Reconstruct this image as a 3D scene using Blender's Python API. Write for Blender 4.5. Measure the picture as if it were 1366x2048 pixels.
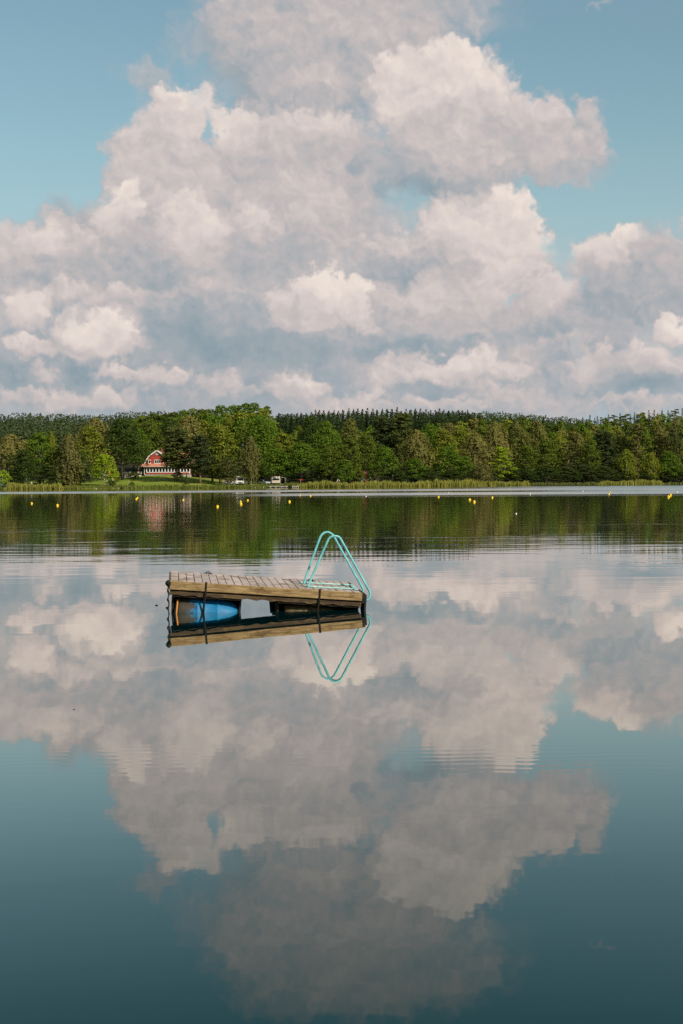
import bpy, bmesh, math, random
import numpy as np
from mathutils import Vector, Matrix
S = bpy.context.scene
for o in list(bpy.data.objects): bpy.data.objects.remove(o)
R = math.radians
# ------------------------------------------------------------------ camera
F = 2844.4
CZ = 2.04
PITCH, ROLL = R(1.289), R(0.4)
fw = Vector((0, math.cos(PITCH), -math.sin(PITCH)))
r0 = Vector((1, 0, 0)); u0 = Vector((0, math.sin(PITCH), math.cos(PITCH)))
rt = math.cos(ROLL) * r0 - math.sin(ROLL) * u0
up = math.cos(ROLL) * u0 + math.sin(ROLL) * r0
cam_d = bpy.data.cameras.new('camera'); cam = bpy.data.objects.new('camera', cam_d)
S.collection.objects.link(cam); S.camera = cam
cam_d.lens = 50; cam_d.sensor_width = 36; cam_d.sensor_fit = 'AUTO'
cam_d.clip_start = 0.1; cam_d.clip_end = 8000
M = Matrix((rt, up, -fw)).transposed().to_4x4(); M.translation = Vector((0, 0, CZ)); cam.matrix_world = M
CAM = Vector((0, 0, CZ))
def ray(px, py): return (fw * F + rt * (px - 683) + up * (1024 - py)).normalized()
def P(px, py, Y):
    d = ray(px, py); return CAM + d * (Y / d.y)
def on_water(px, py):
    d = ray(px, py); return CAM + d * (-CZ / d.z)
def col_of(x, Y): return 683 + F * x / Y
# ------------------------------------------------------------------ light
SUN_EL, SUN_AZ = R(38), R(138)          # azimuth clockwise from +Y
sd = Vector((math.sin(SUN_AZ) * math.cos(SUN_EL), math.cos(SUN_AZ) * math.cos(SUN_EL), math.sin(SUN_EL)))
sl = bpy.data.lights.new('sun', 'SUN'); sl.energy = 4.5; sl.angle = R(0.5); sl.color = (1.0, 0.92, 0.80)
so = bpy.data.objects.new('sun', sl); S.collection.objects.link(so)
so.rotation_euler = (-sd).to_track_quat('-Z', 'Y').to_euler()
S.view_settings.view_transform = 'Standard'; S.view_settings.look = 'None'
S.view_settings.exposure = 0; S.view_settings.gamma = 1
S.cycles.use_denoising = False; S.cycles.max_bounces = 6; S.cycles.diffuse_bounces = 2; S.cycles.glossy_bounces = 3
S.cycles.transparent_max_bounces = 4; S.cycles.transmission_bounces = 3
S.cycles.caustics_reflective = False; S.cycles.caustics_refractive = False
# ------------------------------------------------------------------ sky
W = bpy.data.worlds.new("World"); S.world = W; W.use_nodes = True
nt = W.node_tree; nt.nodes.clear()
class G:
    """tiny node-graph helper"""
    def __init__(s, nt): s.nt = nt
    def n(s, typ, **kw):
        nd = s.nt.nodes.new(typ)
        for k, v in kw.items(): setattr(nd, k, v)
        return nd
    def put(s, sock, v):
        if hasattr(v, 'is_linked') or isinstance(v, bpy.types.NodeSocket): s.nt.links.new(v, sock)
        else: sock.default_value = v
    def m(s, op, a, b=None, c=None, clamp=False):
        nd = s.n('ShaderNodeMath', operation=op, use_clamp=clamp)
        for i, v in enumerate((a, b, c)):
            if v is not None: s.put(nd.inputs[i], v)
        return nd.outputs[0]
    def v(s, op, a, b=None, c=None, out=0):
        nd = s.n('ShaderNodeVectorMath', operation=op)
        for i, x in enumerate((a, b, c)):
            if x is not None: s.put(nd.inputs[i], x)
        return nd.outputs['Value' if op in ('LENGTH', 'DOT_PRODUCT') else 'Vector']
    def noise(s, vec, scale, detail=3, rough=.5, dist=0, col=False):
        nd = s.n('ShaderNodeTexNoise'); s.put(nd.inputs['Vector'], vec)
        nd.inputs['Scale'].default_value = scale; nd.inputs['Detail'].default_value = detail
        nd.inputs['Roughness'].default_value = rough; nd.inputs['Distortion'].default_value = dist
        return nd.outputs['Color' if col else 'Fac']
    def smooth(s, x, a, b, lo=0, hi=1):
        nd = s.n('ShaderNodeMapRange', interpolation_type='SMOOTHSTEP')
        s.put(nd.inputs[0], x)
        for i, q in enumerate((a, b, lo, hi)): s.put(nd.inputs[i + 1], q)
        return nd.outputs[0]
    def mixf(s, f, a, b):
        nd = s.n('ShaderNodeMix', data_type='FLOAT'); s.put(nd.inputs[0], f); s.put(nd.inputs[2], a); s.put(nd.inputs[3], b)
        return nd.outputs[0]
    def mixc(s, f, a, b, blend='MIX'):
        nd = s.n('ShaderNodeMix', data_type='RGBA', blend_type=blend); s.put(nd.inputs[0], f); s.put(nd.inputs[6], a); s.put(nd.inputs[7], b)
        return nd.outputs[2]
    def ramp(s, f, stops):
        nd = s.n('ShaderNodeValToRGB'); s.put(nd.inputs[0], f); e = nd.color_ramp.elements
        while len(e) < len(stops): e.new(.5)
        for i, (p, c) in enumerate(stops): e[i].position = p; e[i].color = (*c, 1) if len(c) == 3 else c
        return nd.outputs[0]
def lin(r, g, b):
    f = lambda c: ((c / 255 + .055) / 1.055) ** 2.4 if c > 10 else c / 255 / 12.92
    return (f(r), f(g), f(b))
def lin4(*c): return (*lin(*c), 1.0)
g = G(nt)
tc = g.n('ShaderNodeTexCoord').outputs['Generated']
sep = g.n('ShaderNodeSeparateXYZ'); nt.links.new(tc, sep.inputs[0])
az = g.m('ARCTAN2', sep.outputs[0], sep.outputs[1]); el = g.m('ARCSINE', sep.outputs[2])
cmb = g.n('ShaderNodeCombineXYZ'); g.put(cmb.inputs[0], az); g.put(cmb.inputs[1], el); cmb.inputs[2].default_value = .0137
SKY = cmb.outputs[0]                       # (azimuth, elevation) in radians
# domain warp -> billowed outlines
n1 = g.noise(SKY, 28, 3, .55, col=True); n2 = g.noise(SKY, 85, 6, .6, col=True)
w1 = g.v('MULTIPLY', g.v('SUBTRACT', n1, (.5, .5, .5)), (.040, .036, 0))
w2 = g.v('MULTIPLY', g.v('SUBTRACT', n2, (.5, .5, .5)), (.024, .022, 0))
Pw = g.v('ADD', g.v('ADD', SKY, w1), w2)
def lobes(vec):
    out = []
    for sc_ in (46, 120):
        vv = g.n('ShaderNodeTexVoronoi', feature='SMOOTH_F1'); g.put(vv.inputs['Vector'], vec); vv.inputs['Scale'].default_value = sc_; vv.inputs['Smoothness'].default_value = .35; out.append(vv.outputs['Distance'])
    return g.m('ADD', g.m('MULTIPLY', out[0], .62), g.m('MULTIPLY', out[1], .34))
LB = lobes(Pw); LB2 = lobes(g.v('ADD', Pw, (.0022, .0046, 0)))
LBo = g.m('SUBTRACT', LB, .40)
def azel(px, py):
    d = ray(px, py); return math.atan2(d.x, d.y), math.asin(d.z)
# cloud puffs: x, y, rx, ry, brightness, top-lit gain, edge softness, opacity
PUFFS = [
 (-150,800,500,120,.30,.15,.8,.8),(300,640,640,170,.36,.1,.5,.9),(1000,660,500,110,.38,.1,.6,.8),(683,820,1000,60,.5,.1,.8,.75),(330,750,520,110,.22,.10,.7,.92),(900,760,420,100,.25,.10,.7,.92),(1300,760,280,80,.3,.1,.8,.8),
 (650,70,280,170,.42,.20,.35,1),(720,-40,300,90,.45,.15,.5,.95),(900,20,150,60,.45,.1,.8,.5),(480,50,95,75,.45,.15,.5,.8),(560,150,160,70,.30,.2,.5,.9),(300,158,68,62,.46,.18,.6,.65),(380,110,60,30,.45,.1,.8,.35),
 (640,55,150,60,.52,.15,.7,.8),(600,160,120,40,.50,.15,.8,.7),(640,215,230,40,.18,.1,.7,.8),
 (330,330,120,120,.55,.2,.35,1),(380,260,80,85,.68,.22,.3,1),(350,215,55,35,.74,.2,.4,1),(260,370,60,70,.5,.15,.5,1),
 (600,330,190,130,.52,.15,.4,1),(480,275,50,55,.78,.25,.4,1),(600,280,120,60,.62,.2,.6,1),(420,400,180,110,.5,.1,.5,1),(280,500,260,110,.45,.12,.4,1),(610,440,220,160,.46,.1,.5,1),
 (880,190,150,95,.72,.18,.3,1),(925,140,55,60,.86,.2,.35,1),(850,215,120,55,.82,.15,.6,.9),
 (960,290,230,90,.47,.2,.3,1),(1050,240,75,65,.5,.22,.35,1),(1170,265,58,65,.45,.15,.4,.95),(1150,330,90,55,.42,.15,.6,.9),(880,330,170,70,.46,.15,.6,1),(885,385,150,38,.08,.1,.8,.85),(720,340,26,30,.15,.1,.9,.7),
 (950,520,170,140,.55,.15,.35,1),(1020,480,80,95,.80,.18,.35,1),(920,465,90,60,.76,.15,.6,1),(1010,560,80,60,.66,.2,.6,1),(800,530,90,65,.30,.35,.5,1),(775,480,60,30,.74,.2,.7,.8),(745,570,90,34,.16,.1,.8,.8),(920,610,150,75,.58,.2,.5,1),(760,620,120,60,.45,.2,.6,1),
 (1110,600,60,52,.72,.2,.45,1),(1060,640,90,40,.5,.2,.6,.9),(1150,612,25,20,.75,.1,.6,.8),
 (100,500,110,70,.52,.25,.4,1),(70,480,50,40,.68,.2,.5,1),(150,560,220,60,.38,.15,.6,.9),(0,540,70,60,.40,.15,.6,1),
 (245,430,55,58,.80,.2,.4,1),(320,500,120,70,.46,.15,.7,.9),(395,470,80,75,.70,.2,.5,1),(500,440,50,60,.66,.2,.6,1),(620,410,80,80,.62,.15,.7,.9),(330,560,90,40,.35,.1,.8,.9),(540,500,160,60,.38,.12,.8,.8),
 (220,595,190,34,.58,.3,.6,.9),(420,590,140,30,.5,.2,.8,.7),(430,640,200,45,.28,.1,.8,.9),
 (640,610,100,55,.76,.28,.35,1),(640,562,45,42,.86,.15,.4,1),(600,620,60,40,.6,.15,.6,.9),(690,620,50,35,.7,.2,.6,.9),
 (200,670,105,62,.84,.22,.45,1),(55,685,55,25,.74,.25,.5,1),(35,605,60,50,.7,.2,.5,1),(110,690,90,40,.55,.15,.7,.8),
 (470,690,260,40,.10,.1,.8,.85),(840,700,200,26,.08,.1,.8,.85),(150,740,200,26,.08,.1,.8,.8),
 (1230,520,105,52,.68,.3,.35,1),(1240,600,120,85,.26,.12,.5,1),(1340,560,90,110,.36,.15,.5,1),(1352,660,45,28,.68,.3,.5,1),(1380,430,20,60,.5,.1,.7,.7),(1160,670,120,50,.3,.15,.7,.9),
 (1170,745,62,42,.66,.3,.4,1),(1200,720,26,30,.7,.2,.4,1),(1280,735,85,48,.6,.3,.4,1),(1300,775,110,25,.25,.1,.7,.9),(1130,690,60,26,.5,.2,.6,.8),
 (75,745,45,26,.55,.25,.5,.9),(228,748,52,20,.64,.3,.4,.95),(325,757,60,22,.6,.3,.5,.95),(455,775,62,30,.62,.3,.5,.95),(590,775,60,34,.64,.3,.45,.95),(150,798,150,22,.6,.25,.5,.9),(30,800,80,18,.55,.2,.5,.9),
 (900,735,150,36,.66,.28,.45,1),(780,757,90,18,.62,.2,.5,.9),(1050,700,60,26,.56,.2,.6,.9),(740,783,34,13,.72,.2,.5,.9),(880,785,110,20,.22,.1,.7,.9),(1000,790,80,20,.5,.2,.6,.8),(690,805,110,20,.56,.2,.5,.9),(860,815,110,18,.55,.2,.6,.9),(1080,800,60,22,.5,.2,.6,.8),(1270,815,130,16,.58,.2,.6,.9),
 (1195,30,32,9,.5,.1,.8,.4),
 # clear gaps (negative brightness = blue shows through)
 (427,262,17,42,-1,0,.6,.8),(398,140,22,70,-1,0,.9,.45),(1112,500,30,55,-1,0,.8,.8),(1022,618,22,12,-1,0,.8,.6),(1160,420,90,26,-1,0,.9,.8),(1150,700,14,30,-1,0,.9,.4),(20,420,60,50,-1,0,.9,.8),
]
Vv, Aa = 0.35, 0.0
Lx, Ly = .45, .89
# the running brightness travels in z of the position vector, so the puffs are evaluated one after another
St = g.v('ADD', g.v('MULTIPLY', Pw, (1, 1, 0)), (0, 0, .35))
for (x, y, rx, ry, b, k, sf, op) in PUFFS:
    a, e = azel(x, y); rx /= F; ry /= F; rx *= 1.06; ry *= 1.06
    if 690 < y < 815 and ry < 60 / F: rx *= 1.18; ry *= 1.2; b -= .05
    q = g.v('MULTIPLY_ADD', St, (1 / rx, 1 / ry, 0), (-a / rx, -e / ry, 0))
    soft_ = sf * (1.0 if sf < .5 else 1.1) + (.12 if y < 330 and b < .6 else 0) + (.22 if 690 < y < 815 and ry < 75 / F else 0)
    soft_ = min(soft_, 1.1)
    al = g.smooth(g.m('MULTIPLY_ADD', LBo, min(.7, .009 / min(rx, ry) + .16), g.v('LENGTH', q)), 1.12, 1.12 - max(soft_, .12) * .95, 0, op)
    if b < 0: Aa = g.mixf(al, Aa, 0.0); St = g.v('ADD', St, g.v('MULTIPLY', q, (0, 0, 1))); continue
    cb = g.n('ShaderNodeCombineXYZ'); g.put(cb.inputs[2], g.m('ADD', g.v('DOT_PRODUCT', q, (Lx * k, Ly * k, 0)), b))
    df = g.v('MULTIPLY_ADD', St, (0, 0, -1), cb.outputs[0])
    sc = g.n('ShaderNodeVectorMath', operation='SCALE'); g.put(sc.inputs[0], df); g.put(sc.inputs[3], al)
    St = g.v('ADD', St, sc.outputs[0]); Aa = g.mixf(al, Aa, 1.0)
sz_ = g.n('ShaderNodeSeparateXYZ'); g.put(sz_.inputs[0], St); Vv = sz_.outputs[2]
# small scale modelling: each billow lit from the upper right
n3 = g.noise(SKY, 38, 6, .6); n3b = g.noise(g.v('ADD', SKY, (-.0030, -.0050, 0)), 38, 6, .6)
n4 = g.noise(SKY, 9, 4, .5); n4b = g.noise(g.v('ADD', SKY, (-.012, -.02, 0)), 9, 4, .5)
micro = g.m('ADD', g.m('MULTIPLY', g.m('SUBTRACT', n3, n3b), .45), g.m('MULTIPLY', g.m('SUBTRACT', n4, n4b), .9))
micro = g.m('ADD', micro, g.m('MULTIPLY', g.m('SUBTRACT', LB2, LB), .36))
VV = g.m('ADD', Vv, micro, clamp=True)
cloud = g.ramp(VV, [(0, lin(140, 158, 168)), (.25, lin(164, 171, 177)), (.48, lin(193, 186, 186)), (.7, lin(214, 203, 199)), (1, lin(236, 224, 215))])
sky = g.n('ShaderNodeTexSky', sky_type='NISHITA'); sky.sun_disc = False; sky.sun_elevation = SUN_EL; sky.sun_rotation = SUN_AZ
sky.air_density = 1.0; sky.dust_density = 1.5; sky.ozone_density = 2.0
clear = g.mixc(1.0, sky.outputs[0], (1.46, 1.56, 1.22, 1), 'MULTIPLY')
clear = g.mixc(g.smooth(el, .05, .25), tuple(c / .09 for c in lin(168, 187, 197)) + (1,), clear)
b1 = g.n('ShaderNodeBackground'); g.put(b1.inputs[0], clear); b1.inputs[1].default_value = .09
b2 = g.n('ShaderNodeBackground'); g.put(b2.inputs[0], cloud); b2.inputs[1].default_value = 1.0
# broken cloud over the rest of the sky, away from the mapped bank
far = g.smooth(g.m('ABSOLUTE', az), .34, .6); rest = g.m('MULTIPLY', g.smooth(g.noise(tc, 2.2, 6, .6), .48, .62), far)
Aa = g.m('MAXIMUM', Aa, rest)
ms = g.n('ShaderNodeMixShader'); g.put(ms.inputs[0], Aa); nt.links.new(b1.outputs[0], ms.inputs[1]); nt.links.new(b2.outputs[0], ms.inputs[2])
wo = g.n('ShaderNodeOutputWorld'); nt.links.new(ms.outputs[0], wo.inputs[0])
W.cycles.sampling_method = 'MANUAL'; W.cycles.sample_map_resolution = 512
# ------------------------------------------------------------------ materials
def mat(name, build=None, col=(.5, .5, .5), rough=.7, spec=.3, var=0, vscale=8, bump=0, bscale=20, metal=0):
    m_ = bpy.data.materials.new(name); m_.use_nodes = True; t = m_.node_tree; gg = G(t)
    b = t.nodes['Principled BSDF']; b.inputs['Base Color'].default_value = (*col, 1); b.inputs['Roughness'].default_value = rough
    b.inputs['Specular IOR Level'].default_value = spec; b.inputs['Metallic'].default_value = metal
    co = gg.n('ShaderNodeTexCoord').outputs['Object']
    if var:
        nn = gg.noise(co, vscale, 5, .6)
        c = gg.mixc(gg.smooth(nn, .3, .7), (*[x * (1 - var) for x in col], 1), (*[min(1, x * (1 + var)) for x in col], 1))
        gg.put(b.inputs['Base Color'], c)
    if bump:
        bn = gg.n('ShaderNodeBump'); bn.inputs['Distance'].default_value = bump; gg.put(bn.inputs['Height'], gg.noise(co, bscale, 4, .6)); gg.put(b.inputs['Normal'], bn.outputs[0])
    if build: build(gg, b, co)
    return m_
def leaf_mat(name, var=.25):
    """foliage; the tint of each tree comes from its object colour"""
    m_ = bpy.data.materials.new(name); m_.use_nodes = True; t = m_.node_tree; gg = G(t)
    t.nodes.clear()
    oi = gg.n('ShaderNodeObjectInfo'); co = gg.n('ShaderNodeTexCoord').outputs['Object']
    nn = gg.noise(co, .9, 4, .7); geo = gg.n('ShaderNodeNewGeometry').outputs['Random Per Island']
    f = gg.m('ADD', gg.m('MULTIPLY', nn, 1.1), gg.m('MULTIPLY', geo, .55))
    c = gg.mixc(gg.smooth(f, .45, 1.15), oi.outputs['Color'], gg.mixc(1.0, oi.outputs['Color'], (1 + var * 3.0, 1 + var * 2.2, 1 + var, 1), 'MULTIPLY'))
    d = gg.n('ShaderNodeBsdfDiffuse'); gg.put(d.inputs[0], c)
    tr = gg.n('ShaderNodeBsdfTranslucent'); gg.put(tr.inputs[0], gg.mixc(1.0, c, (1.1, 1.25, .5, 1), 'MULTIPLY'))
    mx = gg.n('ShaderNodeMixShader'); mx.inputs[0].default_value = .22
    t.links.new(d.outputs[0], mx.inputs[1]); t.links.new(tr.outputs[0], mx.inputs[2])
    o = gg.n('ShaderNodeOutputMaterial'); t.links.new(mx.outputs[0], o.inputs[0]); return m_
def plank_mat(name, c1, c2, c3):
    def f(gg, b, co):
        st = gg.v('MULTIPLY', co, (1, 1, 1))
        grain = gg.noise(gg.v('MULTIPLY_ADD', co, (26, 2.2, 9), (.3, .7, .39)), 2.2, 6, .65)
        blot = gg.noise(gg.v('ADD', co, (.11, .2, .137)), 4.2, 5, .65); isl = gg.n('ShaderNodeNewGeometry').outputs['Random Per Island']
        c = gg.mixc(gg.smooth(grain, .35, .7), (*c1, 1), (*c2, 1))
        c = gg.mixc(gg.smooth(gg.m('ADD', blot, gg.m('MULTIPLY', isl, .12)), .52, .72), c, (*c3, 1))
        c = gg.mixc(1.0, c, gg.ramp(isl, [(0, (.82, .8, .78)), (1, (1.12, 1.1, 1.08))]), 'MULTIPLY')
        gg.put(b.inputs['Base Color'], c)
        bn = gg.n('ShaderNodeBump'); bn.inputs['Distance'].default_value = .004; gg.put(bn.inputs['Height'], grain); gg.put(b.inputs['Normal'], bn.outputs[0])
    return mat(name, f, rough=.85, spec=.15)
def beam_mat(name, c1, c2, c3):
    def f(gg, b, co):
        grain = gg.noise(gg.v('MULTIPLY', co, (1.6, 10, 22)), 2.0, 6, .65); blot = gg.noise(gg.v('MULTIPLY', co, (1, 1, 2)), 4, 5, .7)
        c = gg.mixc(gg.smooth(grain, .35, .68), (*c1, 1), (*c2, 1)); c = gg.mixc(gg.smooth(blot, .5, .72), c, (*c3, 1))
        gg.put(b.inputs['Base Color'], c)
        bn = gg.n('ShaderNodeBump'); bn.inputs['Distance'].default_value = .006; gg.put(bn.inputs['Height'], grain); gg.put(b.inputs['Normal'], bn.outputs[0])
    return mat(name, f, rough=.85, spec=.12)
LEAF = leaf_mat('foliage')
NEEDLE = leaf_mat('needles', .15)
BARK = mat('bark', col=(.10, .075, .055), var=.4, vscale=2)
BARK_PINE = mat('pine_bark', col=(.26, .15, .10), var=.35, vscale=1.5)
BARK_BIRCH = mat('birch_bark', col=(.55, .52, .48), var=.35, vscale=1.2)
DECK = plank_mat('weathered_planks', (.36, .30, .275), (.52, .44, .41), (.22, .155, .115))
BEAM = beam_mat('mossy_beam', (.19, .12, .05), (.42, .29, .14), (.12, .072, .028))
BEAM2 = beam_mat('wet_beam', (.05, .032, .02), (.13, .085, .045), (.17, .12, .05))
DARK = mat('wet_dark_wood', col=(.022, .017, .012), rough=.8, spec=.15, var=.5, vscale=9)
STRAP = mat('dark_strap', col=(.018, .015, .012), rough=.8, spec=.1)
ROPE = mat('slimy_rope', col=(.02, .022, .016), rough=.8, spec=.1, var=.5, vscale=30, bump=.01, bscale=60)
def tq(gg, b, co):
    nn = gg.noise(co, 7, 5, .6); c = gg.mixc(gg.smooth(nn, .35, .75), lin4(118, 193, 196), lin4(88, 164, 166)); n_ = gg.noise(co, 26, 4, .7)
    c = gg.mixc(gg.smooth(n_, .62, .75), c, lin4(140, 190, 170)); gg.put(b.inputs['Base Color'], c)
TURQ = mat('turquoise_paint', tq, rough=.45, spec=.4)
def tqw(gg, b, co):
    nn = gg.noise(co, 22, 5, .7); gg.put(b.inputs['Base Color'], gg.mixc(gg.smooth(nn, .4, .6), lin4(110, 185, 170), lin4(175, 190, 188)))
TURQW = mat('worn_turquoise_paint', tqw, rough=.55, spec=.3)
def bl(gg, b, co):
    nn = gg.noise(co, 5, 6, .7); se = gg.n('ShaderNodeSeparateXYZ'); gg.put(se.inputs[0], co)
    e = gg.m('ADD', gg.m('MULTIPLY', se.outputs[0], -1.1), gg.m('MULTIPLY', nn, .9))   # slime towards one end
    e2 = gg.m('ADD', gg.m('MULTIPLY', se.outputs[2], -2.2), gg.m('MULTIPLY', nn, .9))
    c = gg.mixc(gg.smooth(gg.noise(co, 16, 5, .7), .35, .8), (.006, .14, .31, 1), (.018, .20, .38, 1))
    c = gg.mixc(gg.smooth(e, .62, .78), c, (.038, .029, .018, 1))
    gg.put(b.inputs['Base Color'], c)
BLUE = mat('blue_plastic', bl, rough=.55, spec=.3)
SLIME = mat('slimy_plastic', col=(.11, .085, .04), rough=.5, var=.4, vscale=9)
ORANGE = mat('orange_strap', col=(.55, .22, .03), rough=.6)
YEL = mat('yellow_plastic', col=(.80, .52, .015), rough=.45, spec=.4)
WHT = mat('white_paint', col=(.78, .76, .73), rough=.6, var=.06)
RED = mat('falu_red_wood', col=(.33, .055, .035), rough=.8, var=.2, vscale=1.5)
TILE = mat('orange_roof_tiles', col=(.50, .20, .12), rough=.8, var=.25, vscale=2.5, bump=.05, bscale=6)
TILED = mat('dull_red_roof', col=(.30, .10, .06), rough=.8, var=.25, vscale=2)
STONE = mat('pale_stone', col=(.42, .36, .32), rough=.9, var=.45, vscale=1.8)
BRICK = mat('dark_brick', col=(.20, .10, .07), rough=.9, var=.2)
GLASS = mat('dark_window_glass', col=(.010, .013, .018), rough=.12, spec=.25)
CREAM = mat('cream_plaster', col=(.62, .52, .44), rough=.8, var=.1)
BLK = mat('black_rubber', col=(.02, .02, .02), rough=.8)
ORR = mat('orange_red_plastic', col=(.62, .09, .03), rough=.4)
GREYW = mat('grey_jetty_wood', col=(.46, .42, .37), rough=.85, var=.25, vscale=2)
REEDM = leaf_mat('reed_blades', .2)
# ------------------------------------------------------------------ helpers
def tag(o, label=None, cat=None, group=None, kind=None):
    if label: o['label'] = label
    if cat: o['category'] = cat
    if group: o['group'] = group
    if kind: o['kind'] = kind
    return o
def link(name, me, parent=None, loc=None):
    o = bpy.data.objects.new(name, me); S.collection.objects.link(o)
    if parent: o.parent = parent
    if loc is not None: o.location = loc
    return o
def empty(name, loc, rz=0):
    o = bpy.data.objects.new(name, None); S.collection.objects.link(o); o.location = loc; o.rotation_euler = (0, 0, rz); o.empty_display_size = .5; return o
class MB:
    def __init__(s): s.v = []; s.f = []; s.mi = []
    def add(s, vs, fs, mi=0):
        k = len(s.v); s.v += [tuple(v) for v in vs]; s.f += [tuple(i + k for i in f) for f in fs]; s.mi += [mi] * len(fs); return s
    def box(s, x0, x1, y0, y1, z0, z1, mi=0):
        return s.add([(x, y, z) for x in (x0, x1) for y in (y0, y1) for z in (z0, z1)],
                     [(0, 1, 3, 2), (4, 6, 7, 5), (0, 4, 5, 1), (2, 3, 7, 6), (0, 2, 6, 4), (1, 5, 7, 3)], mi)
    def prism(s, pts, y0, y1, mi=0):
        """polygon in xz extruded along y (pts anticlockwise seen from -y)"""
        n = len(pts); vs = [(x, y0, z) for x, z in pts] + [(x, y1, z) for x, z in pts]
        return s.add(vs, [tuple(range(n)), tuple(range(2 * n - 1, n - 1, -1))] + [(i, i + n, (i + 1) % n + n, (i + 1) % n) for i in range(n)], mi)
    def prismx(s, pts, x0, x1, mi=0):
        n = len(pts); vs = [(x0, y, z) for y, z in pts] + [(x1, y, z) for y, z in pts]
        return s.add(vs, [tuple(range(n - 1, -1, -1)), tuple(range(n, 2 * n))] + [(i, (i + 1) % n, (i + 1) % n + n, i + n) for i in range(n)], mi)
    def tube(s, pts, rad, seg=8, mi=0, cap=True):
        pts = [Vector(p) for p in pts]; n = len(pts); rads = rad if hasattr(rad, '__len__') else [rad] * n
        vs = []; pn = None
        for i, p in enumerate(pts):
            t = (pts[min(i + 1, n - 1)] - pts[max(i - 1, 0)]).normalized()
            if pn is None: pn = t.orthogonal().normalized()
            pn = (pn - t * pn.dot(t)).normalized(); b = t.cross(pn)
            vs += [p + (pn * math.cos(2 * math.pi * k / seg) + b * math.sin(2 * math.pi * k / seg)) * rads[i] for k in range(seg)]
        fs = [(i * seg + k, i * seg + (k + 1) % seg, (i + 1) * seg + (k + 1) % seg, (i + 1) * seg + k) for i in range(n - 1) for k in range(seg)]
        if cap: fs += [tuple(range(seg - 1, -1, -1)), tuple((n - 1) * seg + k for k in range(seg))]
        return s.add(vs, fs, mi)
    def mesh(s, name, mats, smooth=False):
        me = bpy.data.meshes.new(name); me.from_pydata(s.v, [], s.f)
        for m_ in (mats if isinstance(mats, (list, tuple)) else [mats]): me.materials.append(m_)
        if any(s.mi): me.polygons.foreach_set('material_index', s.mi)
        if smooth: me.polygons.foreach_set('use_smooth', [True] * len(s.f))
        me.update(); return me
    def build(s, name, mats, parent=None, loc=None, smooth=False): return link(name, s.mesh(name, mats, smooth), parent, loc)
def bevel(o, w=.01, seg=2):
    m_ = o.modifiers.new('b', 'BEVEL'); m_.width = w; m_.segments = seg; m_.limit_method = 'ANGLE'; return o
# ------------------------------------------------------------------ terrain
shore_px = [(-400, 982.3), (0, 979.0), (130, 978.0), (400, 976.3), (560, 974.8), (700, 974.3), (900, 972.6), (1062, 971.0), (1200, 969.6), (1366, 968.0), (1800, 964.5)]
_sh = [on_water(*p) for p in shore_px]; SX = [p.x for p in _sh]; SY = [p.y for p in _sh]
def shore(x): return float(np.interp(x, SX, SY, left=SY[0], right=SY[-1]))
# hill cross-sections: terrain height at (column, distance)
HC = [-400, 0, 230, 340, 450, 560, 640, 780, 930, 1060, 1150, 1260, 1366, 1800]
HT = {20:  [1.2, 1.0, 1.4, 1.9, 1.1, .8, .8, .8, .8, .8, .8, 1.0, 1.0, 1.0],
      45:  [2.5, 2.0, 3.9, 4.5, 2.6, 1.2, 1.4, 2, 2, 2, 2, 2, 2, 2],
      100: [5, 5, 6, 6, 5, 5, 5, 5, 5, 5, 4.5, 5, 5, 5],
      170: [9, 9, 12, 14.5, 15, 14, 9, 11, 10, 8, 8, 11, 12, 13],
      230: [12, 11, 13, 15, 16, 14, 13.5, 15, 14, 9, 9, 14.5, 16, 17],
      450: [25, 24, 22, 18, 16, 14, 14, 16, 16, 20, 15, 14, 14, 15],
      700: [38, 37, 35, 32, 28, 24, 22, 28, 36, 33, 26, 14, 12, 12],
      900: [38, 38, 36, 33, 30, 28, 26, 36, 46, 41, 30, 14, 12, 12],
      1500: [10] * 14, 4000: [0] * 14}
HD = sorted(HT); HG = np.array([HT[d] for d in HD], float)
def terr(x, y):
    s = shore(x); d = y - s
    if d < 0: return max(-3.0, d * .12 - .02)
    if d < 3: return d * .14
    c = float(np.clip(col_of(x, y), HC[0], HC[-1]))
    rows = [float(np.interp(c, HC, HG[i])) for i in range(len(HD))]
    z = float(np.interp(d, [3] + HD, [.42] + rows))
    return z + .25 * math.sin(x * .21 + y * .13) * min(1, d / 60)
def grid(name, xs, ys, fn, m_, smooth=True):
    xs = np.array(xs); ys = np.array(ys); nx, ny = len(xs), len(ys)
    vs = [(x, y, fn(x, y)) for y in ys for x in xs]
    fs = [(j * nx + i, j * nx + i + 1, (j + 1) * nx + i + 1, (j + 1) * nx + i) for j in range(ny - 1) for i in range(nx - 1)]
    b = MB(); b.add(vs, fs); return b.build(name, m_, smooth=smooth)
def gm(gg, b, co):
    n_ = gg.noise(co, .06, 5, .6); n2_ = gg.noise(co, .9, 5, .7)
    c = gg.mixc(gg.smooth(n_, .4, .6), (.17, .24, .028, 1), (.26, .26, .055, 1)); c = gg.mixc(gg.smooth(n2_, .35, .75), gg.mixc(1.0, c, (.72, .78, .7, 1), 'MULTIPLY'), c)
    fl = gg.n('ShaderNodeSeparateXYZ'); gg.put(fl.inputs[0], co); X, Y = fl.outputs[0], fl.outputs[1]
    wood = gg.m('MAXIMUM', gg.smooth(gg.m('ADD', Y, gg.m('MULTIPLY', n2_, 6)), 446, 458), gg.smooth(X, -16, -8))
    c = gg.mixc(wood, c, (.035, .035, .018, 1)); gg.put(b.inputs['Base Color'], c)
GROUND = mat('meadow_grass', gm, rough=.95, spec=.05)
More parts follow.
